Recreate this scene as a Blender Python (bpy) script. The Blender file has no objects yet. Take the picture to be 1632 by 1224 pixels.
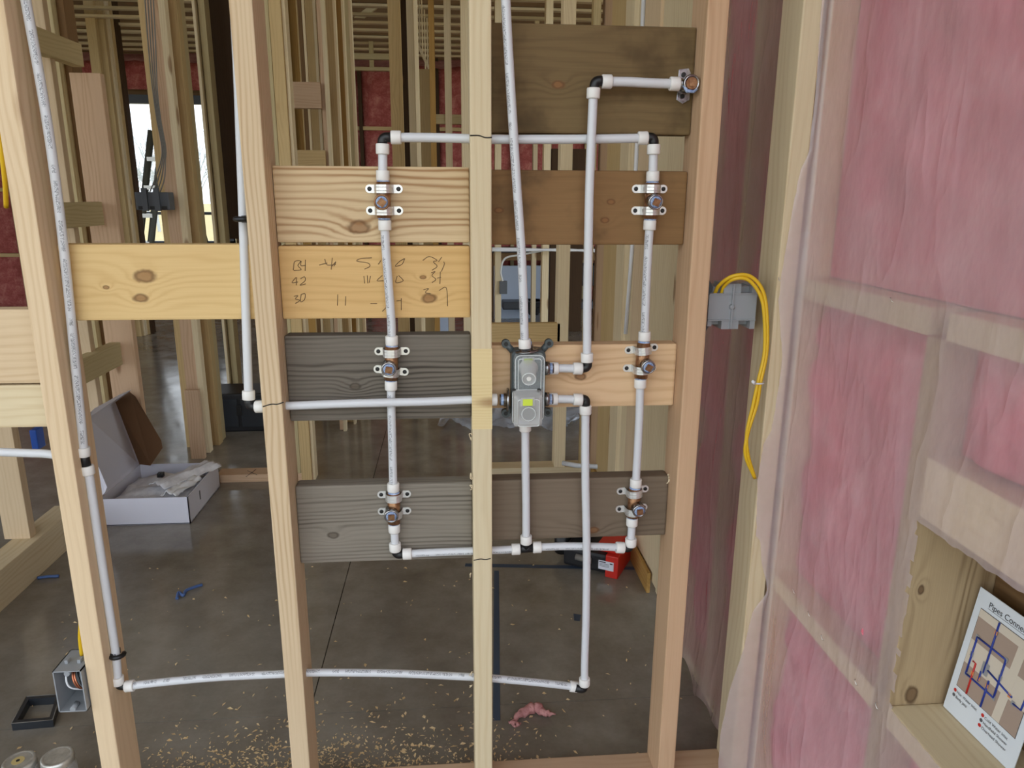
import bpy, bmesh, math, random
from mathutils import Vector, Matrix, noise
random.seed(7)
S = bpy.context.scene
C = S.collection

# ------------------------------------------------------------------ camera
CAM = Vector((-0.0550, -1.3505, 1.3174))
FPX, PITCH, YAW, ROLL = 1170.92, 0.25207, 0.08292, 0.00566
_cp, _sp, _cy, _sy = math.cos(PITCH), math.sin(PITCH), math.cos(YAW), math.sin(YAW)
_F = Vector((_sy*_cp, _cy*_cp, -_sp)); _R0 = Vector((_cy, -_sy, 0)); _U0 = _R0.cross(_F)
_R = math.cos(ROLL)*_R0 + math.sin(ROLL)*_U0; _U = -math.sin(ROLL)*_R0 + math.cos(ROLL)*_U0
cd = bpy.data.cameras.new('camera'); cam = bpy.data.objects.new('camera', cd); C.objects.link(cam)
cd.sensor_width = 36; cd.lens = FPX*36/1632; cd.clip_start = 0.02; cd.clip_end = 300
cam.matrix_world = Matrix(((_R.x, _U.x, -_F.x, CAM.x), (_R.y, _U.y, -_F.y, CAM.y), (_R.z, _U.z, -_F.z, CAM.z), (0, 0, 0, 1)))
S.camera = cam

# ------------------------------------------------------------------ sky, light, exposure
w = bpy.data.worlds.new('overcast_sky'); S.world = w; w.use_nodes = True
bg = w.node_tree.nodes['Background']; bg.inputs['Color'].default_value = (0.86, 0.93, 1.0, 1); bg.inputs['Strength'].default_value = 2.45
S.view_settings.view_transform = 'Standard'; S.view_settings.look = 'None'
S.view_settings.exposure = 0.0; S.view_settings.gamma = 1.0; S.view_settings.use_curve_mapping = False
S.cycles.use_denoising = True
S.cycles.max_bounces = 8; S.cycles.diffuse_bounces = 5; S.cycles.transparent_max_bounces = 16
S.cycles.sample_clamp_indirect = 8

def ray(x, y): return _F + _R*((x-816)/FPX) - _U*((y-612)/FPX)
def at(x, y, Y):           # a point of the place at depth Y, surveyed from the photograph
    d = ray(x, y); return CAM + d*((Y-CAM.y)/d.y)
def atX(x, y, X):
    d = ray(x, y); return CAM + d*((X-CAM.x)/d.x)
def atZ(x, y, Z=0.0):
    d = ray(x, y); return CAM + d*((Z-CAM.z)/d.z)

# ------------------------------------------------------------------ materials
def lin(c): return tuple(((v/255)/12.92 if v/255 <= .04045 else ((v/255+.055)/1.055)**2.4) for v in c) + (1,)
class NT:
    def __init__(s, name):
        s.m = bpy.data.materials.new(name); s.m.use_nodes = True; s.t = s.m.node_tree; s.n = s.t.nodes
        s.b = s.n['Principled BSDF']; s.out = s.n['Material Output']
    def add(s, t, **kw):
        n = s.n.new(t)
        for k, v in kw.items(): setattr(n, k, v)
        return n
    def link(s, a, b): s.t.links.new(a, b)
    def val(s, sock, v):
        if hasattr(v, 'is_linked') or hasattr(v, 'links'): s.link(v, sock)
        else: sock.default_value = v
    def math(s, op, a, b=None, c=None):
        n = s.add('ShaderNodeMath', operation=op); s.val(n.inputs[0], a)
        if b is not None: s.val(n.inputs[1], b)
        if c is not None: s.val(n.inputs[2], c)
        return n.outputs[0]
    def comb(s, x, y, z):
        n = s.add('ShaderNodeCombineXYZ')
        for i, v in enumerate((x, y, z)): s.val(n.inputs[i], v)
        return n.outputs[0]
    def noise(s, vec, scale, detail=3, rough=.55):
        n = s.add('ShaderNodeTexNoise'); s.link(vec, n.inputs['Vector']); n.inputs['Scale'].default_value = scale
        n.inputs['Detail'].default_value = detail; n.inputs['Roughness'].default_value = rough; return n.outputs['Fac']
    def ramp(s, fac, stops):
        n = s.add('ShaderNodeValToRGB'); e = n.color_ramp.elements
        while len(e) < len(stops): e.new(.5)
        for q, (p, c) in zip(e, stops): q.position = p; q.color = c
        s.link(fac, n.inputs[0]); return n.outputs[0]
    def step(s, v, a, b):
        n = s.add('ShaderNodeMapRange', interpolation_type='SMOOTHSTEP'); s.val(n.inputs[0], v)
        n.inputs[1].default_value = a; n.inputs[2].default_value = b; return n.outputs[0]
    def mix(s, f, a, b, blend='MIX'):
        n = s.add('ShaderNodeMix', data_type='RGBA', blend_type=blend); s.val(n.inputs[0], f); s.val(n.inputs[6], a); s.val(n.inputs[7], b); return n.outputs[2]
    def bump(s, h, strength=.2, dist=.002):
        n = s.add('ShaderNodeBump'); n.inputs['Strength'].default_value = strength; n.inputs['Distance'].default_value = dist
        s.link(h, n.inputs['Height']); s.link(n.outputs[0], s.b.inputs['Normal'])

def plain(name, rgb, rough=.5, metal=0.0, spec=.5, coat=0):
    t = NT(name); t.b.inputs['Base Color'].default_value = lin(rgb); t.b.inputs['Roughness'].default_value = rough
    t.b.inputs['Metallic'].default_value = metal; t.b.inputs['Specular IOR Level'].default_value = spec
    return t.m
def mottled(name, a, b, scale=30, rough=.5, metal=0, bump=.0):
    t = NT(name); tc = t.add('ShaderNodeTexCoord'); f = t.noise(tc.outputs['Object'], scale, 4)
    c = t.ramp(f, [(.3, lin(a)), (.7, lin(b))]); t.link(c, t.b.inputs['Base Color']); t.b.inputs['Roughness'].default_value = rough
    t.b.inputs['Metallic'].default_value = metal
    if bump: t.bump(f, bump, .004)
    return t.m

def wood(name, light, dark, axis='Z', freq=70.0, amp=6.0, contrast=.34, rough=.7, knots=None, blotch=None, knotcol=(138, 96, 60), fib=.35, spec=.25):
    """sawn softwood: rings run along `axis`, knots bend them; colours are the wood's own"""
    t = NT(name); tc = t.add('ShaderNodeTexCoord'); sx = t.add('ShaderNodeSeparateXYZ'); t.link(tc.outputs['Object'], sx.inputs[0])
    oi = t.add('ShaderNodeObjectInfo'); rnd = oi.outputs['Random']
    ax = dict(X=(0, 2, 1), Z=(2, 0, 1), Y=(1, 2, 0))[axis]
    u, a, b = (sx.outputs[i] for i in ax)
    v = t.math('ADD', a, t.math('MULTIPLY', b, .8))
    ro = t.math('MULTIPLY', rnd, 37.0)
    nv = t.comb(t.math('ADD', t.math('MULTIPLY', u, 2.0), ro), t.math('MULTIPLY', v, 11.0), ro)
    n1 = t.noise(nv, 1.0, 2, .5)
    n2 = t.noise(t.comb(t.math('ADD', t.math('MULTIPLY', u, 5.0), ro), t.math('MULTIPLY', v, 34.0), ro), 1.0, 2, .5)
    ph = t.math('ADD', t.math('MULTIPLY', v, freq*6.283), t.math('MULTIPLY_ADD', n2, 7.0, t.math('MULTIPLY', n1, amp*4)))
    mask = None; rims = None
    if knots is None:
        vo = t.add('ShaderNodeTexVoronoi', voronoi_dimensions='3D'); vo.inputs['Scale'].default_value = 1
        t.link(t.comb(t.math('ADD', t.math('MULTIPLY', u, 2.1), ro), t.math('MULTIPLY', v, 7.0), ro), vo.inputs['Vector'])
        d = vo.outputs['Distance']
        mask = t.math('SUBTRACT', 1.0, t.step(d, .055, .12))
        halo = t.math('SUBTRACT', 1.0, t.step(d, .02, .35)); ph = t.math('ADD', ph, t.math('MULTIPLY', halo, 7.0))
    else:
        for (ku, kv, kr) in knots:
            du = t.math('MULTIPLY', t.math('SUBTRACT', u, ku), .62); dv = t.math('SUBTRACT', a, kv)
            d = t.math('SQRT', t.math('ADD', t.math('MULTIPLY', du, du), t.math('MULTIPLY', dv, dv)))
            d = t.math('ADD', d, t.math('MULTIPLY', t.math('SUBTRACT', t.noise(tc.outputs['Object'], 60, 2), .5), kr*.6))
            k = t.math('SUBTRACT', 1.0, t.step(d, kr*.55, kr*1.15))
            g = t.math('POWER', 2.718, t.math('MULTIPLY', t.math('MULTIPLY', d, d), -.22/(kr*kr)))
            ph = t.math('ADD', ph, t.math('MULTIPLY', g, 11.0))
            mask = k if mask is None else t.math('MAXIMUM', mask, k)
            rim = t.math('MULTIPLY', t.step(d, kr*.45, kr*.8), k); rims = rim if rims is None else t.math('MAXIMUM', rims, rim)
    ring = t.math('MULTIPLY_ADD', t.math('SINE', ph), .5, .5); ring = t.math('POWER', ring, 2.2)
    ring = t.math('MULTIPLY', ring, t.step(t.noise(t.comb(t.math('ADD', t.math('MULTIPLY', u, .9), ro), t.math('MULTIPLY', v, 16.0), t.math('ADD', ro, 3.0)), 1.0, 2), .3, .65))
    fibv = t.comb(t.math('ADD', t.math('MULTIPLY', u, 9.0), ro), t.math('MULTIPLY', a, 420.0), t.math('MULTIPLY', b, 420.0))
    fb = t.noise(fibv, 1.0, 2, .6)
    f = t.math('ADD', t.math('MULTIPLY', ring, contrast), t.math('MULTIPLY', t.math('SUBTRACT', fb, .5), fib))
    big = t.noise(t.comb(t.math('ADD', t.math('MULTIPLY', u, 2.0), ro), t.math('MULTIPLY', v, 5.0), ro), 1.0, 3)
    f = t.math('ADD', f, t.math('MULTIPLY', t.math('SUBTRACT', big, .5), .5)); f = t.math('ADD', f, .15)
    col = t.ramp(f, [(0.0, lin(light)), (1.0, lin(dark))])
    if blotch:
        col = t.mix(t.math('MULTIPLY', t.step(t.noise(t.comb(t.math('ADD', u, ro), v, ro), 9.0, 4), .5, .72), .7), col, lin(blotch))
    br = t.math('MULTIPLY_ADD', rnd, .26, .87)
    col = t.mix(1.0, col, t.comb(br, br, br), 'MULTIPLY')
    if mask is not None: col = t.mix(t.math('MULTIPLY', mask, .72), col, lin(knotcol))
    if rims is not None: col = t.mix(t.math('MULTIPLY', rims, .75), col, lin([c*.62 for c in knotcol]))
    t.link(col, t.b.inputs['Base Color']); t.b.inputs['Roughness'].default_value = rough; t.b.inputs['Specular IOR Level'].default_value = spec
    t.bump(f, .25, .0012)
    return t.m

TONES = dict(
    fresh=dict(light=(220, 197, 164), dark=(188, 158, 120)),
    pale=dict(light=(226, 210, 176), dark=(196, 170, 128)),
    pink=dict(light=(208, 178, 148), dark=(168, 130, 96)),
    buff=dict(light=(204, 178, 130), dark=(164, 132, 84)),
    olive=dict(light=(204, 188, 146), dark=(168, 148, 104)),
    amber=dict(light=(192, 152, 88), dark=(156, 114, 54)),
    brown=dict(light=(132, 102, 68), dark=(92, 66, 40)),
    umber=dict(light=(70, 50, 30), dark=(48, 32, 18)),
)
_W = {}
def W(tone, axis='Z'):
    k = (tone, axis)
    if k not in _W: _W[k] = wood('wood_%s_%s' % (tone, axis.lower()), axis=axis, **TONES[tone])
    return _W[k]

def pex_mat(name, marks=True):
    t = NT(name); t.b.inputs['Roughness'].default_value = .28; t.b.inputs['Base Color'].default_value = lin((212, 214, 218))
    t.b.inputs['Subsurface Weight'].default_value = .25; t.b.inputs['Subsurface Radius'].default_value = (.006, .006, .006); t.b.inputs['Subsurface Scale'].default_value = 1
    if marks:
        uv = t.add('ShaderNodeUVMap'); sx = t.add('ShaderNodeSeparateXYZ'); t.link(uv.outputs[0], sx.inputs[0]); u, v = sx.outputs[0], sx.outputs[1]
        band = t.math('LESS_THAN', t.math('ABSOLUTE', t.math('SUBTRACT', v, .5)), .065)
        wn = t.add('ShaderNodeTexWhiteNoise', noise_dimensions='2D')
        t.link(t.comb(t.math('FLOOR', t.math('MULTIPLY', u, 900.0)), t.math('FLOOR', t.math('MULTIPLY', v, 52.0)), 0), wn.inputs['Vector'])
        ink = t.math('GREATER_THAN', wn.outputs['Value'], .48)
        wd = t.add('ShaderNodeTexWhiteNoise', noise_dimensions='1D'); t.link(t.math('FLOOR', t.math('MULTIPLY', u, 75.0)), wd.inputs['W'])
        word = t.math('GREATER_THAN', wd.outputs['Value'], .22)
        f = t.math('MULTIPLY', t.math('MULTIPLY', band, ink), word)
        t.link(t.mix(t.math('MULTIPLY', f, .62), lin((212, 214, 218)), lin((70, 70, 78))), t.b.inputs['Base Color'])
    return t.m

def clear_mat(name, rgb, opac, rough=.15):
    t = NT(name); t.b.inputs['Base Color'].default_value = lin(rgb); t.b.inputs['Roughness'].default_value = rough
    tr = t.add('ShaderNodeBsdfTransparent'); mx = t.add('ShaderNodeMixShader'); mx.inputs[0].default_value = opac
    t.link(tr.outputs[0], mx.inputs[1]); t.link(t.b.outputs[0], mx.inputs[2]); t.link(mx.outputs[0], t.out.inputs[0]); return t.m

def film_mat(name, opac, rgb=(232, 222, 224)):
    t = NT(name); tc = t.add('ShaderNodeTexCoord'); t.b.inputs['Base Color'].default_value = lin(rgb); t.b.inputs['Roughness'].default_value = .15
    t.b.inputs['Specular IOR Level'].default_value = .75
    mp = t.add('ShaderNodeMapping'); t.link(tc.outputs['Object'], mp.inputs[0]); mp.inputs['Scale'].default_value = (1, 2.2, 1.0); mp.inputs['Rotation'].default_value = (.5, 0, 0)
    f = t.noise(mp.outputs[0], 3.6, 5, .62); g = t.noise(tc.outputs['Object'], 30, 2)
    mq = t.add('ShaderNodeMapping'); t.link(tc.outputs['Object'], mq.inputs[0]); mq.inputs['Scale'].default_value = (1, 3.2, .8); mq.inputs['Rotation'].default_value = (.35, 0, 0)
    cr = t.math('ABSOLUTE', t.math('SUBTRACT', t.noise(mq.outputs[0], 2.6, 3, .5), .5)); cr = t.math('POWER', t.math('SUBTRACT', 1.0, t.math('MINIMUM', t.math('MULTIPLY', cr, 9.0), 1.0)), 2.0)
    h = t.math('ADD', t.math('MULTIPLY_ADD', cr, .28, f), t.math('MULTIPLY', g, .10)); t.bump(h, .6, .012)
    tl = t.add('ShaderNodeBsdfTranslucent'); tl.inputs[0].default_value = lin(rgb)
    m1 = t.add('ShaderNodeMixShader'); m1.inputs[0].default_value = .3; t.link(t.b.outputs[0], m1.inputs[1]); t.link(tl.outputs[0], m1.inputs[2])
    tr = t.add('ShaderNodeBsdfTransparent'); mx = t.add('ShaderNodeMixShader')
    t.link(t.math('MULTIPLY_ADD', f, .5, opac-.25), mx.inputs[0])
    t.link(tr.outputs[0], mx.inputs[1]); t.link(m1.outputs[0], mx.inputs[2]); t.link(mx.outputs[0], t.out.inputs[0]); return t.m

def batt_mat(name, a, b, c):
    t = NT(name); tc = t.add('ShaderNodeTexCoord'); f = t.noise(tc.outputs['Object'], 9, 6, .65); g = t.noise(tc.outputs['Object'], 55, 4, .7)
    col = t.ramp(t.math('MULTIPLY_ADD', g, .35, t.math('MULTIPLY', f, .7)), [(.32, lin(a)), (.52, lin(b)), (.72, lin(c))]); t.link(col, t.b.inputs['Base Color'])
    t.b.inputs['Roughness'].default_value = .95; t.b.inputs['Specular IOR Level'].default_value = .05; t.bump(g, .6, .01); return t.m

def concrete_mat():
    t = NT('sealed_concrete'); tc = t.add('ShaderNodeTexCoord'); o = tc.outputs['Object']
    f = t.noise(o, 1.1, 6, .6); g = t.noise(o, 7, 5, .6); s = t.noise(o, 90, 2)
    k = t.math('MULTIPLY_ADD', g, .45, t.math('MULTIPLY', f, .6)); k = t.math('MULTIPLY_ADD', s, .08, k)
    col = t.ramp(k, [(.36, lin((104, 97, 86))), (.52, lin((128, 121, 110))), (.72, lin((152, 147, 138)))]); t.link(col, t.b.inputs['Base Color'])
    r = t.step(g, .2, .8); t.link(t.math('MULTIPLY_ADD', r, .12, .09), t.b.inputs['Roughness']); t.b.inputs['Specular IOR Level'].default_value = .5
    t.bump(t.math('MULTIPLY_ADD', g, .6, f), .06, .02); return t.m

M = dict(
    pex=pex_mat('pex_white_printed'), pexp=pex_mat('pex_white', False), ring=plain('ring_white', (232, 230, 226), .4),
    black=plain('black_nylon', (20, 20, 22), .42), steel=mottled('zinc_steel', (214, 214, 212), (236, 236, 234), 60, .3, .7), chrome=mottled('nickel', (120, 118, 118), (200, 200, 202), 90, .22, 1),
    bronze=mottled('bronze', (124, 84, 58), (176, 136, 100), 120, .42, .75), sealant=mottled('blue_thread_sealant', (84, 116, 176), (188, 204, 226), 260, .4),
    screw=plain('black_screw', (16, 16, 18), .4), body=plain('valve_grey', (74, 82, 84), .4), clear=clear_mat('clear_cover', (196, 204, 206), .26), clearcap=clear_mat('frosted_cap', (222, 222, 220), .40, .25),
    vial=plain('level_green', (206, 226, 70), .25), greybox=plain('grey_pvc', (146, 150, 154), .42), darkbox=plain('dark_grey_pvc', (84, 88, 94), .5), yellow=plain('cable_yellow', (222, 180, 30), .4),
    greycable=plain('cable_grey', (120, 116, 110), .5), white=plain('white_plastic', (232, 234, 238), .4), whitecable=plain('cable_white', (214, 214, 210), .5), copper=plain('copper', (200, 128, 96), .3, .9),
    carton=plain('white_carton', (214, 214, 226), .6), kraft=plain('kraft_brown', (104, 72, 44), .8), foam=mottled('foam_wrap', (206, 206, 212), (234, 234, 238), 40, .5, 0, .4),
    red=plain('red_plastic', (206, 44, 32), .45), blackbag=plain('black_case', (26, 26, 30), .55), paper=plain('white_card', (224, 232, 240), .55), ink=plain('ink_black', (40, 40, 44), .6), inkgrey=plain('ink_grey', (90, 92, 98), .6),
    pencil=plain('pencil', (112, 88, 60), .7), marker=plain('black_marker', (36, 32, 30), .6), tape=plain('blue_tape', (62, 76, 96), .6), bluetape=plain('blue_wrapper', (78, 106, 160), .5), blue=plain('blue_plastic', (20, 76, 168), .45),
    film=film_mat('poly_film', .50, (232, 216, 220)), filmfloor=film_mat('poly_film_loose', .6, (206, 216, 232)), film_shaded=film_mat('poly_film_shaded', .60, (196, 172, 168)),  # last film: same sheet, darkened so its colour carries the gap's dim light
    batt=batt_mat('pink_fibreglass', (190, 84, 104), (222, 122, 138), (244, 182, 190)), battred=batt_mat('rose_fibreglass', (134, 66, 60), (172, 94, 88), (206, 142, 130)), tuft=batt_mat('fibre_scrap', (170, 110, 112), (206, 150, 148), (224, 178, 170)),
    frame=plain('dark_window_frame', (38, 44, 54), .4), glass=clear_mat('window_glass', (225, 235, 240), .06, .05), ladder=plain('ladder_grey', (96, 98, 88), .5), alu=plain('aluminium', (180, 180, 176), .35, .8),
    grass=mottled('dry_grass', (176, 156, 104), (206, 190, 140), 6, .9), bark_hazed=plain('bare_twigs_hazed', (186, 194, 200), .9), shaving=mottled('wood_shaving', (206, 174, 122), (236, 216, 174), 50, .8),
    osb=mottled('roof_sheathing', (108, 84, 50), (140, 112, 70), 14, .85), slate=plain('dark_panel', (44, 48, 54), .35), drywall=plain('drywall', (176, 188, 206), .8), grey_rubber=plain('caster_grey', (140, 144, 150), .5),
    concrete=concrete_mat(), joint=plain('joint_dark', (30, 27, 24), .9), jarlid=mottled('tin_lid', (176, 176, 170), (214, 212, 206), 70, .32, .6), jarglass=clear_mat('jar_glass', (170, 170, 168), .45, .08), gold=plain('lid_print', (196, 176, 120), .5),
    woodprint=plain('print_wood', (216, 206, 190), .6), wallprint=plain('print_taupe', (170, 150, 136), .6), blueprint=plain('print_blue', (34, 58, 150), .5), redprint=plain('print_red', (196, 40, 36), .5), metalprint=plain('print_metal', (150, 152, 156), .5), orangeprint=plain('print_orange', (226, 150, 90), .5),
    edge=plain('cover_edge_white', (214, 218, 218), .3), pvc=plain('pvc_pipe', (222, 218, 206), .4), label=plain('label_white', (224, 226, 236), .5), steelplate=plain('galvanised', (150, 154, 158), .4, .8))

# ------------------------------------------------------------------ mesh helpers
class MB:
    def __init__(s): s.v = []; s.f = []; s.uv = {}; s.sm = []
    def box(s, lo, hi, xf=None):
        i = len(s.v); P = [Vector((x, y, z)) for z in (lo[2], hi[2]) for y in (lo[1], hi[1]) for x in (lo[0], hi[0])]
        if xf: P = [xf(p) for p in P]
        s.v += P
        for q in ((0, 2, 3, 1), (4, 5, 7, 6), (0, 1, 5, 4), (2, 6, 7, 3), (0, 4, 6, 2), (1, 3, 7, 5)): s.f.append(tuple(i+k for k in q)); s.sm.append(False)
        return s
    def quad(s, a, b, c, d):
        i = len(s.v); s.v += [Vector(p) for p in (a, b, c, d)]; s.f.append((i, i+1, i+2, i+3)); s.sm.append(False); return s
    def slab(s, pts, off):      # a polygon given thickness
        i = len(s.v); n = len(pts); off = Vector(off); s.v += [Vector(p) for p in pts] + [Vector(p)+off for p in pts]
        s.f.append(tuple(i+k for k in range(n))); s.f.append(tuple(i+n+k for k in reversed(range(n)))); s.sm += [False, False]
        for k in range(n): s.f.append((i+k, i+(k+1) % n, i+n+(k+1) % n, i+n+k)); s.sm.append(False)
        return s
    def tube(s, pts, r, seg=12, cap=True, ref=(0, -1, 0), shift=0.0):
        pts = [Vector(p) for p in pts]; i = len(s.v); L = 0; n = len(pts); rows = []
        rr = r if isinstance(r, (list, tuple)) else [r]*n
        side = None
        for k, p in enumerate(pts):
            t = (pts[min(k+1, n-1)] - pts[max(k-1, 0)]).normalized()
            rv = Vector(ref) if side is None else side
            a = rv - t*rv.dot(t)
            if a.length < 1e-4: a = t.orthogonal()
            a.normalize(); side = a; b = t.cross(a)
            if k: L += (p-pts[k-1]).length
            rows.append(L)
            for q in range(seg): th = 2*math.pi*q/seg; s.v.append(p + (a*math.cos(th)+b*math.sin(th))*rr[k])
        for k in range(n-1):
            for q in range(seg):
                q2 = (q+1) % seg; s.uv[len(s.f)] = [(rows[k], (q/seg+.5+shift)), (rows[k], ((q+1)/seg+.5+shift)), (rows[k+1], ((q+1)/seg+.5+shift)), (rows[k+1], (q/seg+.5+shift))]
                s.f.append((i+k*seg+q, i+k*seg+q2, i+(k+1)*seg+q2, i+(k+1)*seg+q)); s.sm.append(True)
        if cap:
            s.f.append(tuple(i+q for q in reversed(range(seg)))); s.f.append(tuple(i+(n-1)*seg+q for q in range(seg))); s.sm += [False, False]
        return s
    def lathe(s, c, axis, prof, seg=20):   # prof: (distance along axis, radius)
        axis = Vector(axis).normalized(); c = Vector(c); a = axis.orthogonal().normalized(); b = axis.cross(a); i = len(s.v)
        for h, r in prof:
            for q in range(seg): th = 2*math.pi*q/seg; s.v.append(c+axis*h+(a*math.cos(th)+b*math.sin(th))*r)
        for k in range(len(prof)-1):
            flat = abs(prof[k][0]-prof[k+1][0]) < 1e-6
            for q in range(seg): q2 = (q+1) % seg; s.f.append((i+k*seg+q, i+k*seg+q2, i+(k+1)*seg+q2, i+(k+1)*seg+q)); s.sm.append(not flat)
        s.f.append(tuple(i+q for q in reversed(range(seg)))); s.f.append(tuple(i+(len(prof)-1)*seg+q for q in range(seg))); s.sm += [False, False]
        return s
    def grid(s, fn, nu, nv, keep=None, smooth=True):
        i = len(s.v)
        for b in range(nv+1):
            for a in range(nu+1): s.v.append(Vector(fn(a/nu, b/nv)))
        for b in range(nv):
            for a in range(nu):
                if keep and not keep((a+.5)/nu, (b+.5)/nv): continue
                s.f.append((i+b*(nu+1)+a, i+b*(nu+1)+a+1, i+(b+1)*(nu+1)+a+1, i+(b+1)*(nu+1)+a)); s.sm.append(smooth)
        return s
    def build(s, name, mat, parent=None, origin=None, bevel=0):
        if origin is None:
            lo = [min(p[k] for p in s.v) for k in range(3)]; hi = [max(p[k] for p in s.v) for k in range(3)]
            origin = Vector(((lo[0]+hi[0])/2, (lo[1]+hi[1])/2, (lo[2]+hi[2])/2))
        origin = Vector(origin); me = bpy.data.meshes.new(name); me.from_pydata([p-origin for p in s.v], [], s.f)
        me.polygons.foreach_set('use_smooth', s.sm)
        if s.uv:
            ul = me.uv_layers.new(name='UVMap')
            for fi, cs in s.uv.items():
                p = me.polygons[fi]
                for k, li in enumerate(p.loop_indices): ul.data[li].uv = cs[k]
        if bevel:
            bm = bmesh.new(); bm.from_mesh(me); bmesh.ops.remove_doubles(bm, verts=bm.verts, dist=1e-6)
            bmesh.ops.bevel(bm, geom=bm.edges[:], offset=bevel, segments=2, affect='EDGES', profile=.6); bm.to_mesh(me); bm.free()
        me.materials.append(mat); o = bpy.data.objects.new(name, me); C.objects.link(o)
        if parent is not None:
            o.parent = parent; o.location = origin - wloc(parent)
        else: o.location = origin
        return o
def wloc(o):
    l = Vector(o.location)
    while o.parent: o = o.parent; l += Vector(o.location)
    return l
def tag(o, label, cat, group=None):
    o['label'] = label; o['category'] = cat
    if group: o['group'] = group
    return o
def thing(name, loc, label=None, cat=None, group=None):
    o = bpy.data.objects.new(name, None); C.objects.link(o); o.location = loc; o.empty_display_size = .05
    if label: tag(o, label, cat, group)
    return o
def struct(name, loc=(0, 0, 0), label=None):
    o = bpy.data.objects.new(name, None); C.objects.link(o); o.location = loc; o['kind'] = 'structure'
    if label: o['label'] = label
    return o
def board(name, lo, hi, mat, parent=None, bevel=.0025, label=None):
    lo, hi = [min(a, b) for a, b in zip(lo, hi)], [max(a, b) for a, b in zip(lo, hi)]
    o = MB().box(lo, hi).build(name, mat, parent, bevel=bevel)
    if label: o['label'] = label
    return o
def catmull(P, n=8):
    P = [Vector(p) for p in P]
    if len(P) < 3:
        return [P[0].lerp(P[-1], k/n) for k in range(n+1)]
    Q = [P[0]*2-P[1]] + P + [P[-1]*2-P[-2]]; out = []
    for k in range(1, len(Q)-2):
        a, b, c, d = Q[k-1:k+3]
        for j in range(n):
            t = j/n; out.append(.5*((2*b)+(c-a)*t+(2*a-5*b+4*c-d)*t*t+(3*b-a-3*c+d)*t**3))
    out.append(P[-1]); return out

# ================================================================== SETTING
ROOF_Z = 3.0
# floor: slabs divided by sawn joints
fl = struct('floor', (0, 0, 0))
MB().quad((-9, -5, -.02), (7, -5, -.02), (7, 9, -.02), (-9, 9, -.02)).build('joint_bed', M['joint'], fl)
JX, JY = -.442, .330
for (x0, x1) in ((-9, JX-.0014), (JX+.0014, 7)):
    for (y0, y1) in ((-5, JY-.0012), (JY+.0012, 9)):
        MB().box((x0, y0, -.1), (x1, y1, 0)).build('slab', M['concrete'], fl, origin=(0, 0, 0))

# ---- partition with the plumbing
wf = struct('wall_front', (0, .0445, 0))
ST = dict(L=-.780, S2=-.392, C=0.0, R=.410)
studmat = dict(L=W('fresh'), S2=wood('wood_stud_striped', axis='Z', freq=120, contrast=.6, **TONES['fresh']), C=W('pale'), R=wood('wood_stud_warm', axis='Z', light=(210, 176, 142), dark=(174, 136, 100)))
STUD = {}
for k, x in ST.items():
    STUD[k] = board('stud', (x-.019, 0, .038), (x+.019, .089, 2.7), studmat[k], wf, .003)
board('stud', (.560, 0, .038), (.598, .089, 2.7), W('pale'), wf, .003)
board('stud', (-1.19, 0, .038), (-1.152, .089, 2.7), W('fresh'), wf, .003)
board('sole_plate', (-1.6, 0, 0), (.600, .089, .038), W('pink', 'X'), wf, .003)
board('top_plate', (-1.6, 0, 2.7), (.600, .089, 2.738), W('pale', 'X'), wf, .003)
def block(x0, x1, z0, z1, mat, label=None, yf=.051):
    return board('block', (x0, yf, z0), (x1, yf+.038, z1), mat, wf, .004, label)
b0 = 1
XL, X2, XR = ST['L']+.0195, ST['S2'], ST['R']-.0195
def kn(x0, x1, z0, z1, pts, Y=.051):
    cx, cz = (x0+x1)/2, (z0+z1)/2; out = []
    for (px, py, r) in pts:
        p = at(px, py, Y); out.append((p.x-cx, p.z-cz, r))
    return out
dkw = dict(axis='X', rough=.75)
block(.0195, XR, 1.426, 1.610, wood('wood_dark_olive', (118, 98, 66), (76, 58, 36), freq=60, amp=10, contrast=.25, blotch=(70, 54, 34), knots=kn(.0195, XR, 1.426, 1.61, [(890, 135, .008)]), **dkw), 'dark weathered wide block')
block(.0195, XR, 1.226, 1.362, wood('wood_stained', (146, 112, 74), (100, 72, 44), freq=60, amp=9, contrast=.3, blotch=(88, 68, 46), knots=kn(.0195, XR, 1.226, 1.362, [(974, 322, .006), (964, 351, .006), (795, 335, .006)]), **dkw), 'brown stained block')
block(X2+.0195, -.0195, 1.230, 1.366, wood('wood_bold_grain', (212, 188, 150), (150, 112, 74), freq=75, amp=6, contrast=.8, knots=kn(X2+.0195, -.0195, 1.230, 1.366, [(572, 362, .014)]), knotcol=(140, 98, 62), **dkw), 'pale block with bold grain and one large knot')
yel = block(X2+.0195, -.0195, 1.088, 1.224, wood('wood_yellow_a', (214, 178, 122), (180, 138, 82), freq=60, amp=9, contrast=.35, knots=kn(X2+.0195, -.0195, 1.088, 1.224, [(684, 476, .010), (674, 442, .004)]), **dkw), 'yellow block with pencilled numbers')
block(XL, X2-.0195, 1.088, 1.227, wood('wood_yellow_b', (218, 188, 134), (188, 148, 92), freq=55, amp=10, contrast=.3, knots=kn(XL, X2-.0195, 1.088, 1.227, [(231, 440, .013), (224, 475, .009), (169, 458, .004)]), **dkw), 'yellow block with knots')
gk = dict(freq=105, amp=6, contrast=.95, knotcol=(92, 82, 70), fib=.6, **dkw)
block(X2+.0195, -.0195, .886, 1.056, wood('wood_grey_a', (128, 120, 109), (76, 69, 61), knots=kn(X2+.0195, -.0195, .886, 1.056, [(566, 616, .008)]), **gk), 'grey weathered block')
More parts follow.
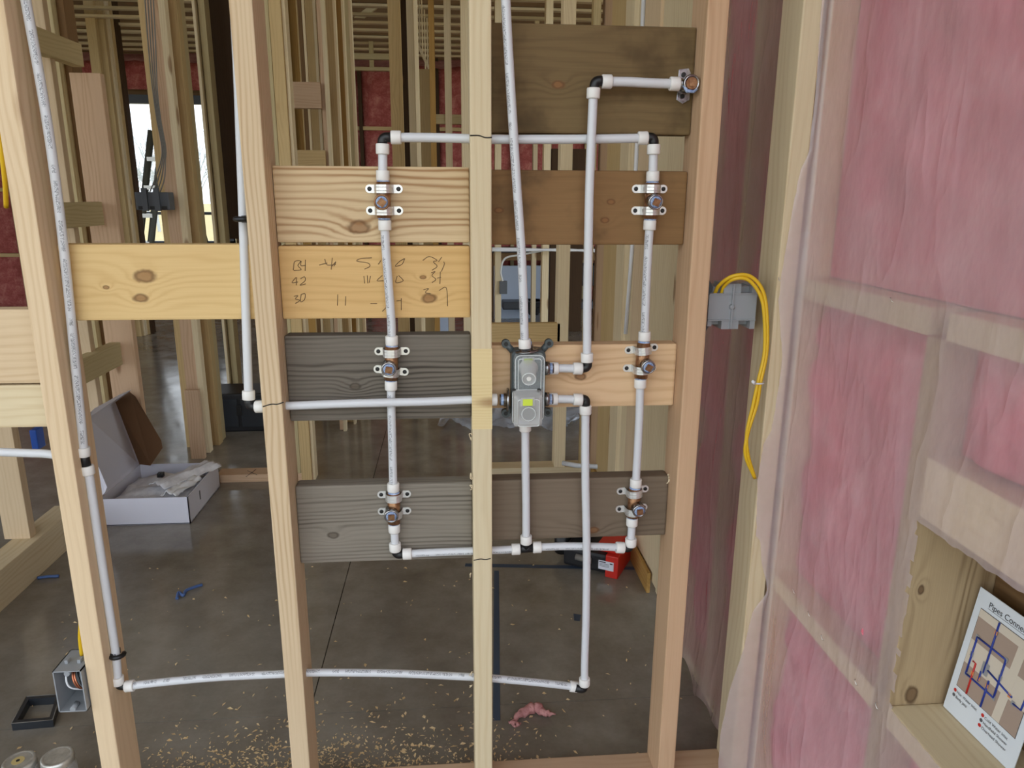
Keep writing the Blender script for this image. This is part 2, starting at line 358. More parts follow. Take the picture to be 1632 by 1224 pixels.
block(X2+.0195, -.0195, .580, .750, wood('wood_grey_b', (144, 136, 124), (90, 83, 74), knots=kn(X2+.0195, -.0195, .58, .75, [(531, 853, .008)]), **gk), 'grey weathered bottom block')
block(.0195, XR, .905, 1.033, wood('wood_valve_board', (218, 186, 148), (186, 146, 106), freq=55, amp=8, contrast=.45, knots=kn(.0195, XR, .905, 1.033, [(925, 600, .008)]), **dkw), 'clean tan block behind the valve')
block(.0195, XR, .618, .752, wood('wood_grey_c', (130, 114, 97), (92, 78, 63), freq=80, amp=9, contrast=.4, knots=kn(.0195, XR, .618, .752, [(946, 845, .008)]), **dkw), 'grey-brown bottom block')
board('block', (-1.15, .051, .970), (ST['L']-.0195, .089, 1.110), W('fresh', 'X'), wf, .004)
board('block', (-1.15, .051, .884), (ST['L']-.0195, .089, .967), W('pale', 'X'), wf, .004)
# coloured wrap strips of the graded stamp zone on the centre stud are sanded bands of paler wood
band = MB().box((-.0193, -.0006, at(768, 684, 0).z), (.0193, .001, at(768, 556, 0).z)).build('planed_band', wood('wood_band', (226, 206, 158), (200, 172, 118), axis='X', freq=160, contrast=.3), STUD['C'])
def stroke(pts, r, mat, parent, name='pencil_line', n=5):
    return MB().tube(catmull(pts, n), r, 5).build(name, mat, parent)
for (a, b, c, d, yy) in ((749, 216, 784, 219, 0), (755, 893, 782, 890, 0), (419, 648, 452, 641, 0)):
    par = STUD['C'] if a > 600 else STUD['S2']
    P0, P1 = at(a, b, -.0003), at(c, d, -.0003)
    stroke([P0, P0.lerp(P1, .4)+Vector((0, 0, .0012)), P0.lerp(P1, .7)-Vector((0, 0, .0012)), P1], .0011, M['marker'], par, 'marker_line')
# pencilled figures on the yellow block (traced strokes, board-front plane)
def pc(x, y): return at(430+x/4.8, 390+y/4.8, .0507)
for s_ in ([(180, 195), (190, 130), (235, 125), (215, 160), (240, 190), (185, 197)], [(240, 125), (238, 160), (275, 158)], [(272, 115), (270, 200)],
           [(378, 155), (440, 140), (395, 150)], [(420, 110), (440, 155), (505, 150)], [(478, 100), (470, 190)], [(470, 170), (505, 130), (490, 165)],
           [(780, 100), (700, 105), (665, 125), (750, 140), (765, 165), (725, 187)], [(1030, 105), (990, 130), (960, 165), (1010, 150), (1032, 105)], [(830, 150), (850, 120)],
           [(1170, 120), (1220, 90), (1280, 120), (1250, 130), (1280, 165), (1240, 195)], [(1290, 130), (1315, 95)], [(1330, 130), (1335, 150), (1312, 205)],
           [(200, 250), (170, 290), (215, 285)], [(205, 250), (203, 310)], [(235, 260), (265, 245), (270, 275), (230, 310), (275, 300)], [(720, 240), (725, 295)], [(745, 235), (750, 295)], [(770, 240), (760, 290)],
           [(860, 235), (820, 275), (870, 275)], [(975, 240), (965, 290), (1020, 275), (985, 235)], [(1235, 215), (1265, 205), (1240, 235), (1270, 265), (1240, 290)], [(1305, 205), (1300, 300)], [(1280, 255), (1310, 250)],
           [(185, 395), (215, 390), (195, 415), (230, 425), (195, 450)], [(240, 380), (270, 375), (265, 420), (235, 435), (240, 380)], [(520, 380), (517, 465)], [(580, 395), (578, 465)], [(770, 450), (820, 450)],
           [(860, 510), (890, 480)], [(1005, 410), (1005, 500)], [(970, 430), (1005, 425)], [(1175, 345), (1215, 335), (1190, 365), (1230, 375)], [(1295, 350), (1350, 330), (1360, 470)]):
    stroke([pc(*q) for q in s_], .0007, M['pencil'], yel, 'pencil_line', 4)

# ---- right wall: studs, blocking, batts, niche, film in front
wr = struct('wall_right', (.68, 0, 0))
X0, X1 = .612, .752
for (y0, y1) in ((-.42, -.382), (-.90, -.862), (-1.34, -1.302), (.0, .038), (.56, .598), (.30, .338)):
    board('stud', (X0, y0, .038), (X1, y1, 1.128 if y0 == -.42 else 2.7), wood('wood_niche', (184, 162, 128), (116, 92, 64), axis='Z', freq=48, amp=8, contrast=.75, knotcol=(96, 66, 42), knots=[(at(1468, 940, -.42).z-.583, at(1468, 940, -.42).x-.682, .0055), (at(1452, 1108, -.42).z-.583, at(1452, 1108, -.42).x-.682, .011)]) if y0 == -.42 else W('pale'), wr)
board('sole_plate', (X0, -1.6, 0), (X1, .6, .038), W('pale', 'Y'), wr)
board('top_plate', (X0, -1.6, 2.7), (X1, 2.06, 2.738), W('pale', 'Y'), wr)
for (y0, y1) in ((-.381, -.001), (-.861, -.421), (-1.30, -.90)):
    board('block', (X0, y0, 1.128), (X1, y1, 1.168), W('pale', 'Y'), wr)
    board('block', (X0, y0, .514), (X1, y1, .552), W('pale', 'Y'), wr)
board('header', (X0, -.861, .872), (X1, -.421, .962), W('pale', 'Y'), wr)
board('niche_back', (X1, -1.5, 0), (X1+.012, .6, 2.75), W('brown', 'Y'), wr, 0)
def puffy(lo, hi, x, amp, seed, scale=7.0, nu=20, nv=30):
    def fn(a, b):
        y = lo[0]+(hi[0]-lo[0])*a; z = lo[1]+(hi[1]-lo[1])*b; p = Vector((seed, y*scale, z*scale))
        e = min(1, 8*min(a, 1-a), 10*min(b, 1-b))
        return (x+amp*(1-e)-amp*.9*(noise.fractal(p, 1.0, 2.2, 4)+.2)*e, y, z)
    return fn
for k, (y0, y1, z0, z1) in enumerate(((-.380, -.002, .04, .512), (-.380, -.002, .554, 1.126), (-.860, -.002, 1.17, 2.69), (-.860, -.422, .04, .512), (-.860, -.422, .964, 1.126), (-1.3, -.902, .04, 2.69), (.04, .298, .04, 2.69), (.34, .558, .04, 2.69))):
    MB().grid(puffy((y0, z0), (y1, z1), .634, .028, k*7.3, 9.0), 40, int(12+(z1-z0)*40)).build('insulation_batt', M['batt'], wr)
# inside stretch past the film: bare boards of the next room
for (a, b, tone, x, z0) in ((.60, .80, 'pale', .606, .04), (.80, 1.09, 'pale', .612, .04), (1.09, 1.285, 'fresh', .602, .04), (1.285, 1.40, 'pale', .610, .04), (1.42, 1.555, 'pale', .598, .04), (1.555, 1.84, 'buff', .606, .04), (1.84, 2.06, 'pink', .61, .04)):
    board('panel', (x, a, z0), (x+.02, b, 2.72), W(tone), wr, .002)
board('base_strip', (.594, .86, 0), (.606, 1.9, .075), W('amber', 'Y'), wr, .002)

# ---- poly film on the near right wall, wrapping the corner stud, cut out round the niche
EDGE = [(0, 1311), (150, 1301), (245, 1290), (270, 1277), (319, 1267), (388, 1255), (441, 1246), (483, 1242), (572, 1248), (630, 1240), (689, 1230), (706, 1218), (768, 1208), (855, 1206), (866, 1213), (901, 1215), (931, 1223), (946, 1223), (974, 1201), (1042, 1184), (1098, 1163), (1171, 1147), (1224, 1144), (1290, 1146)]
EZ = [(at(x, y, -.008).z, at(x, y, -.008).x) for (y, x) in EDGE]
def edgeX(z):
    if z >= EZ[0][0]: return EZ[0][1]
    for (za, xa), (zb, xb) in zip(EZ, EZ[1:]):
        if zb <= z <= za: return xa+(xb-xa)*(za-z)/(za-zb)
    return EZ[-1][1]
NY0, NZ0, NZ1 = -.430, .553, .868
def film_fn(a, b):
    z = .012+2.5*b
    s = a*1.5
    ex = edgeX(z)+.002*noise.noise(Vector((z*60, 3, 0)))
    wr_ = 1.5*noise.fractal(Vector((s*3.0, z*2.2, 4)), 1, 2, 4)
    if a < .06:
        f = a/.06; x = ex+(.604-ex)*f; loose = max(0, (.56-ex))*1.0
        y = -.005-.003*math.sin(f*math.pi)*(1+.6*wr_)-loose*.15*(1-f)
        return (x, y, z)
    s2 = (a-.06)/.94; y = -.008-1.25*s2
    d = min(1, s2*14)
    sag = .006*wr_*d
    if z < .52: sag += .028*math.sin(min(1, z/.52)*math.pi)*d*math.exp(-((y+.15)/.2)**2)
    for zz in (1.148, .533): sag *= 1-.85*math.exp(-((z-zz)/.03)**2)
    for yy in ((-.40, -.88) if z < 1.13 else (-.88,)): sag *= 1-.85*math.exp(-((y-yy)/.03)**2)
    if z < NZ1+.02 and y < NY0+.02: sag *= .2
    jag = .006*noise.noise(Vector((y*45, z*45, 9)))
    return (.6085-sag*.8, y+(jag if abs(y-NY0) < .02 else 0), z+(jag if (abs(z-NZ0) < .02 or abs(z-NZ1) < .02) and y < NY0 else 0))
def film_keep(a, b):
    p = film_fn(a, b); return not (a > .07 and p[1] < NY0 and NZ0 < p[2] < NZ1 and p[1] > -.86)
film = MB().grid(film_fn, 150, 240, film_keep).build('plastic_sheet', M['film'])
tag(film, 'clear vapour barrier sheet stapled over pink insulation on the near right wall', 'plastic sheet')
for (x, y) in ((1236, 915), (1248, 913), (1266, 942), (1290, 978), (1311, 1016), (1365, 1087), (1398, 1125), (1422, 478), (1243, 445)):
    p = atX(x, y, .6055) if x > 1250 else at(x, y, -.0115)
    MB().tube([p+Vector((0, .004, .003)), p+Vector((-.002, .003, .002)), p+Vector((-.002, -.003, -.002)), p+Vector((0, -.004, -.003))], .0006, 5).build('staple', M['steel'], film)
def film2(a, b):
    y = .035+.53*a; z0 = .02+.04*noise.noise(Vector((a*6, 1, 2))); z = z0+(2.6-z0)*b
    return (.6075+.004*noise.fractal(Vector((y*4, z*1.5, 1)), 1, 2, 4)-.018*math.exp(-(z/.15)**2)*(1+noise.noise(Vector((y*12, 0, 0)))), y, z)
f2 = MB().grid(film2, 40, 120).build('plastic_sheet', M['film_shaded'])
tag(f2, 'shade-darkened vapour barrier sheet seen in the gap right of the stud wall', 'plastic sheet')

# ---- wall running away on the left
wl = struct('wall_left', (-1.57, 0, 0))
board('sole_plate', (-1.615, -.5, 0), (-1.525, 1.45, .13), W('pale', 'Y'), wl)
board('sole_plate', (-1.615, 1.452, 0), (-1.525, 2.1, .04), W('olive', 'Y'), wl)
for y in (.42, 1.16, 1.72):
    board('stud', (-1.64 if y == 1.16 else -1.614, y, .13 if y < 1.4 else .04), (-1.552 if y == 1.16 else -1.526, y+.038, 2.75), W('fresh' if y > 1 else 'pale'), wl)
for (z0, z1) in ((1.80, 1.885), (1.185, 1.28), (.585, .685)):
    board('block', (-1.545, 1.45, z0), (-1.500, 1.93, z1), W('olive', 'Y'), wl)
for (xl, xr, Y, tone) in ((76, 108, 1.98, 'olive'), (108, 127, 2.02, 'brown'), (157, 172, 5.70, 'buff'), (171, 185, 5.75, 'buff'), (185, 192, 5.8, 'pale'), (191, 197, 5.85, 'buff'), (197, 204, 5.9, 'umber')):
    a, b = at(xl, 200, Y), at(xr, 200, Y); board('stud', (a.x, Y, 0), (b.x, Y+.089, 2.75 if Y < 3 else 3.7), W(tone), wl)
a, b = at(121, 200, 1.96), at(170, 200, 1.96); board('stud', (a.x, 1.96, 0), (b.x, 1.998, at(140, 116, 1.96).z), W('pink'), wl)
a, b = at(134, 60, 2.38), at(178, 60, 2.38)
# ---- wall group between the left bay and the second stud
wm = struct('wall_middle', (-.9, 2.0, 0))
def vs(xl, xr, yref, Y, tone, d=.038, z0=0, z1=2.75, name='stud', par=None):
    a, b = at(xl, yref, Y), at(xr, yref, Y); return board(name, (a.x, Y, z0), (b.x, Y+d, z1), W(tone), par or wm, .002)
vs(251, 262, 290, 2.50, 'buff', .05); vs(261, 281.5, 290, 2.42, 'pink', .089); vs(281, 291, 290, 2.40, 'pale', .05); vs(291, 309, 290, 2.52, 'buff', .06); vs(308, 315, 290, 2.60, 'olive', .06)
vs(297, 319, 660, 2.31, 'pink', .03, .0, at(305, 622, 2.31).z, 'cripple')
vs(332, 336.5, 290, 3.12, 'pale', .089); vs(336, 342, 290, 3.2, 'umber', .05); vs(341, 351, 290, 3.15, 'olive', .089)
board('sheathing', (at(351, 290, 3.3).x, 3.3, 1.05), (at(470, 200, 3.3).x, 3.32, 2.75), W('umber'), wm, 0)  # dark umber tone puts the shadow on this wall into its colour
p = at(358, 768, 1.98); board('sole_plate', (at(345, 760, 1.98).x, 1.975, 0), (-.724, 2.064, .038), W('pink', 'X'), wm)
MB().tube([at(392, 760, 1.974), at(408, 748, 1.974)], .0012, 4).build('pencil_line', M['marker'], wm); MB().tube([at(394, 750, 1.974), at(410, 757, 1.974)], .0012, 4).build('pencil_line', M['marker'], wm)
board('stud', (-.826, 1.975, .038), (-.776, 2.064, 2.75), W('olive'), wm); board('stud', (-.774, 1.97, 0), (-.726, 2.06, 2.75), W('buff'), wm)
board('jamb_lit_edge', (-.7255, 1.985, 0), (-.712, 2.05, 2.75), W('pale'), wm, .001)  # separate pale strip paints the lit side face of the jamb stud
# right part of the same wall
board('sole_plate', (.085, 1.975, 0), (.60, 2.064, .038), W('pale', 'X'), wm)
board('stud', (.085, 1.975, .038), (.123, 2.064, 2.75), W('pale'), wm)
vs(894, 913, 240, 1.975, 'pale', .089, .038)
vs(940, 951, 240, 2.0, 'olive', .06, .038)
board('block', (.123, 1.975, .655), (.445, 2.013, .745), W('buff', 'X'), wm)
# ---- passage wall seen through the doorway
wh = struct('wall_passage', (-.9, 3.5, 0))
def vh(*a, **k): return vs(*a, par=wh, **k)
board('sheathing', (at(463, 150, 3.4).x, 3.40, 0), (at(512, 150, 3.4).x, 3.412, 2.75), W('amber'), wh, 0)
vh(477, 480, 100, 3.3, 'buff', .05); vh(479, 486, 100, 3.2, 'brown', .03); vh(486, 490, 100, 3.1, 'pale', .03); vh(490, 503, 100, 3.18, 'buff'); vh(503, 508, 100, 3.05, 'pale', .03); vh(508, 519, 100, 3.12, 'buff')  # narrow pale strips stand for lit stud sides, brightness put into the wood tone
a, b = at(465, 130, 2.7), at(512, 173, 2.7); board('block', (a.x, 2.7, b.z), (b.x, 2.738, a.z), W('pink', 'X'), wh)
a, b = at(471, 239, 2.7), at(520, 285, 2.7); board('block', (a.x, 2.7, b.z), (b.x, 2.738, a.z), W('buff', 'X'), wh)
for (xl, xr, Y, tone) in ((512, 519, 2.75, 'pink'), (518, 524, 2.72, 'pale'), (524, 537, 2.9, 'buff'), (537, 541, 2.85, 'pale'), (541, 551, 3.0, 'amber'), (550, 554, 2.95, 'pale'), (554, 562, 3.2, 'olive'), (561, 566, 3.1, 'pale')):
    vh(xl, xr, 150, Y, tone, d=.089 if tone != 'pale' else .04)  # thin pale ones again paint the lit side faces of the studs
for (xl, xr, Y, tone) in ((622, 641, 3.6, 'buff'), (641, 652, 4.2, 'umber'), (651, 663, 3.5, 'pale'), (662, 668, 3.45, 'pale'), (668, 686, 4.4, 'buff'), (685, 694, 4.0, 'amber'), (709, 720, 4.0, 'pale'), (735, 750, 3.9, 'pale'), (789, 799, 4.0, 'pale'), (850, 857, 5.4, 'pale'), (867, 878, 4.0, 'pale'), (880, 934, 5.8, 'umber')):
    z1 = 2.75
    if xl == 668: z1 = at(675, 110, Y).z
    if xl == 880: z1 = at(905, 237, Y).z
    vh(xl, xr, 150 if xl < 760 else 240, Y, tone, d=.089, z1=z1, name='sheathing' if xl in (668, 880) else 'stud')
for k in range(5):
    vh(668+k*4, 670+k*4, 60, 4.5+k*.3, 'pale', d=.04, z0=at(670+k*4, 72+k*9, 4.5).z, name='cripple')
a, b = at(664, 66, 4.42), at(686, 112, 4.42)
MB().slab([at(664, 62, 4.42), at(664, 72, 4.42), at(686, 118, 4.42), at(686, 108, 4.42)], (0, .04, 0)).build('sloped_plate', W('pale', 'X'), wh)
a, b = at(694, 182, 4.02), at(740, 198, 4.02); board('block', (a.x, 4.02, b.z), (b.x, 4.06, a.z), W('olive', 'X'), wh)
a, b = at(800, 400, 4.02), at(965, 418, 4.02)
# frame of a doorway in front of the far wall
for (xl, yt, xr, yb, Y) in ((563, 85, 624, 95, 5.6), (563, 106, 624, 113, 6.4), (563, 0, 624, 6, 5.6)):
    a, b = at(xl, yt, Y), at(xr, yb, Y); board('lintel', (a.x, Y, b.z), (b.x, Y+.05, a.z), W('olive', 'X'), wh)
vh(587, 594, 60, 6.45, 'olive', z0=at(590, 108, 6.45).z)
# ---- far wall with insulation and a window
wb = struct('wall_back', (0, 7.3, 0))
YB = 7.3
wx0, wx1, wz0, wz1 = at(190, 260, YB).x-.4, at(345, 260, YB).x+.1, at(250, 392, YB).z, at(250, 150, YB).z
for (x0, x1, z0, z1) in ((-9, wx0, 0, 2.75), (wx1, 7, 0, 2.75), (wx0, wx1, 0, wz0), (wx0, wx1, wz1, 2.75)):
    board('sheathing', (x0, YB+.14, z0), (x1, YB+.155, z1 if z1 < 2.7 else 3.92), W('brown', 'X'), wb, 0)
x = -8.6
xs = []
while x < 5.0:
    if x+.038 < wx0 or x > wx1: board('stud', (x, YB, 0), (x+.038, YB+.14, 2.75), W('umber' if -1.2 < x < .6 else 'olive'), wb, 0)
    xs.append(x); x += .42
def battgrid(x0, x1, z0, z1, seed):
    def fn(a, b):
        xx = x0+(x1-x0)*a; zz = z0+(z1-z0)*b; e = min(1, 6*min(a, 1-a), 8*min(b, 1-b))
        return (xx, YB+.05-.035*e*(1+noise.fractal(Vector((xx*6, seed, zz*5)), 1, 2, 4)), zz)
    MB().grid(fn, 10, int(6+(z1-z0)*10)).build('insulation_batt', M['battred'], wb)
for k in range(len(xs)-1):
    a, b = xs[k]+.04, xs[k+1]-.002
    if b < -5.2 or a > 3.0: continue
    if b < wx0 or a > wx1:
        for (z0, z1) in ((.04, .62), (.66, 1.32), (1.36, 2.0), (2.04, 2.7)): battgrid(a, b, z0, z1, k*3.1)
        for z in (.62, 1.32, 2.0): board('block', (a, YB, z), (b, YB+.1, z+.038), W('buff', 'X'), wb, 0)
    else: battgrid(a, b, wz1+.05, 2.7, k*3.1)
w1 = struct('window_1', ((wx0+wx1)/2, YB, wz0))
for (x0, x1, z0, z1) in ((wx0, wx1, wz1-.09, wz1), (wx0, wx1, wz0, wz0+.05), (wx0, wx0+.06, wz0, wz1), (wx1-.06, wx1, wz0, wz1), (wx0, wx1, wz0+.34, wz0+.37)):
    board('window_frame', (x0, YB+.06, z0), (x1, YB+.13, z1), M['frame'], w1, 0)
board('pane', (wx0+.06, YB+.09, wz0+.05), (wx1-.06, YB+.095, wz1-.09), M['glass'], w1, 0)
we = struct('unseen_wall_left', (-7.5, 2, 0))  # out-of-view wall, added and shortened to shape the light from the left
board('sheathing', (-7.6, 2.6, 0), (-7.5, 7.4, 3.9), W('brown', 'Y'), we, 0)
# ---- roof: sheathing, trusses and ceiling strapping
rf = struct('ceiling', (0, 3, 3))
board('roof_deck', (-9, -2.6, 3.9), (7, 8.2, 3.92), M['osb'], rf, 0)
for k in range(5):
    Yk = 2.6+k*.305*4
    board('truss_chord', (-7, Yk, 2.77), (5, Yk+.038, 2.86), W('brown', 'X'), rf, 0)
k = 0
Y_ = 2.74
for k in range(16):
    Yk = 2.6+k*.305; board('strapping', (-7, Yk, 2.745), (5, Yk+.064, 2.765), W('pale', 'X'), rf, 0)
for k in range(4):
    x0 = -6.5+k*2.8; MB().slab([(x0, 6.0, 2.86), (x0+.09, 6.0, 2.86), (x0+1.5, 6.0, 3.85), (x0+1.41, 6.0, 3.85)], (0, .038, 0)).build('truss_web', W('olive', 'X'), rf)
def eave(a, b):
    x = -6+11*a; y = 7.05+.3*b; return (x, y, 2.62+.12*b+.03*noise.noise(Vector((x*4, y*4, 1))))
MB().grid(eave, 60, 4).build('insulation_batt', M['tuft'], rf)
# ---- ground and bare trees outside
g = board('ground', (-80, -60, -.5), (80, 120, -.3), M['grass'], None, 0); g['kind'] = 'structure'
def bare_tree(x, y, h, seed):
    rs = random.Random(seed); mb = MB()
    def br(p, d, L, r, lev):
        q = p+d*L; mb.tube([p, p.lerp(q, .5)+Vector((rs.uniform(-1, 1), rs.uniform(-1, 1), 0))*L*.05, q], [r, r*.8, r*.55], 5, False)
        if lev == 0: return
        for _ in range(4 if lev > 1 else 5):
            t = rs.uniform(.35, 1); dd = (d+Vector((rs.uniform(-1, 1), rs.uniform(-1, 1), rs.uniform(-.1, .8)))*.75).normalized(); br(p.lerp(q, t), dd, L*rs.uniform(.5, .72), r*.5, lev-1)
    br(Vector((x, y, -.4)), Vector((0, 0, 1)), h*.4, h*.012, 4); return mb
for k in range(7):
    Yt = 26+k*6.0; d = ray(194+((k*53) % 140), 300); p = CAM+d*((Yt-CAM.y)/d.y); h = 4.2+.12*(Yt-26)+((k*7) % 4)*.4
    o = bare_tree(p.x, Yt, h, k).build('bare_tree', M['bark_hazed'], None, origin=(p.x, Yt, -.4))  # pale bark colour carries the outdoor haze
    tag(o, 'hazy leafless tree outside the far window', 'tree', 'bare trees outside the window')

# ================================================================== PLUMBING
RP, RR = .0082, .0120
def ring_on(par, p, q, L=.018):
    p, q = Vector(p), Vector(q); d = (q-p).normalized()
    MB().lathe(p, d, [(0, RR*.93), (.0015, RR), (L-.0015, RR), (L, RR*.93)], 18).build('expansion_ring', M['ring'], par)
def pipe(nodes, label, Y=.034, rings=(True, True), mat=None, shift=0.0, r=RP):
    P = [at(n[0], n[1], n[2] if len(n) > 2 else Y) for n in nodes]
    Q = catmull(P, 10); o = MB().tube(Q, r, 14, shift=shift).build('pex_pipe', mat or M['pex'], None, origin=P[0])
    tag(o, label, 'pipe', 'white plastic water pipes on the stud wall')
    if rings[0]: ring_on(o, Q[0], Q[1])
    if rings[1]: ring_on(o, Q[-1], Q[-2])
    return o
def elbow(a, c, b, label, Y=.034, r=.0088, name='pipe_elbow', extra=None):
    A, K, B = (at(n[0], n[1], n[2] if len(n) > 2 else Y) for n in (a, c, b))
    cut = min((A-K).length, (B-K).length)*.55
    p1 = K+(A-K).normalized()*cut; p2 = K+(B-K).normalized()*cut
    arc = [p1.lerp(K, t).lerp(K.lerp(p2, t), t) for t in (0, .2, .4, .6, .8, 1)]
    o = MB().tube([A]+arc+[B], r, 14).build(name, M['black'], None, origin=K); tag(o, label, 'pipe fitting', 'black pipe fittings'); return o

# long vertical supply up past the centre stud, into the top of the valve
pipe([(805, -60, .012), (806, 0, .012), (812, 110, .012), (822, 270, .012), (832, 420, .012), (836.5, 555, .012)], 'white pipe descending beside the centre stud into the top of the valve', rings=(False, True), shift=-.12)
# left loop
pipe([(623, 219), (690, 219.5), (748, 221), (784, 222), (900, 222), (980, 221), (1032, 220)], 'white pipe across the top of the loop through the centre stud', Y=.036, shift=.3)
elbow((625, 219), (610, 219), (609, 231), 'black elbow at the upper left corner of the pipe loop', .036)
pipe([(609.5, 229), (610, 258), (610, 288)], 'short white pipe stub above the upper left brass tee', Y=.036, mat=M['pexp'])
pipe([(613, 351), (614.5, 390), (619, 450), (623.5, 510), (624.5, 550)], 'white pipe between the upper and middle left brass tees', Y=.036, shift=-.10)
pipe([(623, 607), (624, 660), (625.5, 720), (627, 783)], 'white pipe between the middle and lower left brass tees', Y=.036, shift=-.05)
pipe([(628, 835), (629, 855), (630, 878)], 'short white pipe stub under the lower left brass tee', Y=.036, mat=M['pexp'])
elbow((630, 876), (632, 884), (645, 883), 'black elbow at the lower left corner of the pipe loop', .036)
pipe([(642, 883), (700, 880), (755, 878), (784, 877), (829, 875)], 'white pipe along the bottom of the loop left of the black tee', Y=.036)
# bottom tee
K = at(838, 873, .036)
t_ = MB().tube([at(826, 875, .036), at(838, 874, .036), at(850, 873, .036)], .0088, 14).tube([at(838, 873, .036), at(838, 862, .036)], .0088, 14).build('pipe_tee', M['black'], None, origin=K)
tag(t_, 'black tee at the bottom middle of the pipe loop', 'pipe fitting', 'black pipe fittings')
pipe([(837, 673), (837.5, 740), (838.5, 810), (838.5, 866)], 'white pipe dropping from the valve to the black bottom tee', Y=.034, mat=M['pexp'])
pipe([(849, 872.5), (900, 870.5), (950, 871), (995, 873)], 'white pipe along the bottom of the loop right of the black tee', Y=.036)
# right loop
elbow((1030, 219.5), (1042, 219), (1042, 232), 'black elbow at the upper right corner of the pipe loop', .036)
pipe([(1042, 230), (1041, 258), (1040, 289)], 'short white pipe stub above the upper right brass tee', Y=.036, mat=M['pexp'])
pipe([(1036, 351), (1033, 400), (1030, 460), (1027, 543)], 'white pipe between the upper and middle right brass tees', Y=.036, shift=-.12)
pipe([(1020.5, 604), (1019, 660), (1016.5, 715), (1013, 776)], 'white pipe between the middle and lower right brass tees', Y=.036, shift=.2)
pipe([(1007.5, 825), (1006.5, 845), (1005, 870)], 'short white pipe stub under the lower right brass tee', Y=.036, mat=M['pexp'])
elbow((1005, 866), (1003, 874), (990, 873), 'black elbow at the lower right corner of the pipe loop', .036)
# overhead branch (in front of the loop)
pipe([(875, 587), (900, 587), (928, 587.5)], 'short white pipe from the upper right outlet of the valve', Y=.022, mat=M['pexp'])
elbow((925, 587.5), (937, 586), (936, 571), 'black elbow right of the valve turning up', .022)
pipe([(935.5, 577), (936, 480), (937.5, 400), (939.5, 300), (943, 210), (946, 140)], 'tall white pipe rising from the valve to the upper board', Y=.018, shift=.3)
elbow((946.5, 146), (948, 129), (961, 129), 'black elbow near the top of the tall pipe on the dark board', .020)
pipe([(959, 130), (1000, 130.5), (1040, 132.5), (1083, 134)], 'white pipe across the dark board to the top outlet', Y=.022, mat=M['pexp'])
# handheld branch down
pipe([(874, 636), (900, 636), (928, 637)], 'short white pipe from the lower right outlet of the valve', Y=.022, mat=M['pexp'])
elbow((925, 636), (934, 636), (933, 650), 'black elbow right of the valve turning down', .022)
pipe([(933, 646), (933, 760), (935, 880), (934, 980), (932, 1050), (931.5, 1092)], 'long white pipe dropping from the valve toward the floor', Y=.022, mat=M['pexp'])
elbow((931.5, 1089), (931, 1099), (917, 1096), 'black elbow at the foot of the long right pipe', .03)
pipe([(921, 1095), (860, 1088), (784, 1081), (755, 1079), (640, 1073.5), (560, 1072), (497, 1072), (455, 1074), (350, 1079), (260, 1087), (200, 1094)], 'long arched white pipe low through two studs', Y=.036, shift=-.15)
elbow((204, 1093), (190, 1093), (187, 1084), 'black elbow at the lower left against the left stud', .036)
pipe([(188, 1090), (185.5, 1050), (176, 985), (160, 880), (144, 770), (138.5, 742)], 'white pipe down the right side of the left stud', Y=.034, mat=M['pexp'])
t_ = MB().tube([at(138, 750, .034), at(135, 732, .034), at(133, 718, .034)], .0092, 14).tube([at(135, 733, .034), at(117, 733, .034)], .0088, 14).build('pipe_tee', M['black'], None)
tag(t_, 'black tee on the right side of the left stud', 'pipe fitting', 'black pipe fittings')
pipe([(133.5, 727), (131, 690), (122, 600), (101, 390), (76, 200), (41, 0), (30, -60)], 'long white pipe rising along the left stud to the top of the frame', Y=.034, rings=(True, False), shift=-.06)
pipe([(118, 733), (80, 724), (40, 722), (-40, 719)], 'white pipe entering the left stud from the far left', Y=.036, rings=(False, False), mat=M['pexp'])
# hot supply
pipe([(371, -40, .06), (379, 110, .06), (383, 220, .06), (387, 330, .056), (392, 500, .045), (396.5, 637, .034)], 'white pipe descending left of the second stud', rings=(False, True), mat=M['pexp'])
elbow((396, 632), (398, 648), (411, 648), 'black elbow at the left of the second stud', .034)
pipe([(407, 648, .034), (455, 647, .03), (560, 643, .022), (680, 640, .018), (753, 637, .018), (792, 637, .02)], 'white supply pipe crossing through the second stud to the valve', mat=M['pexp'])

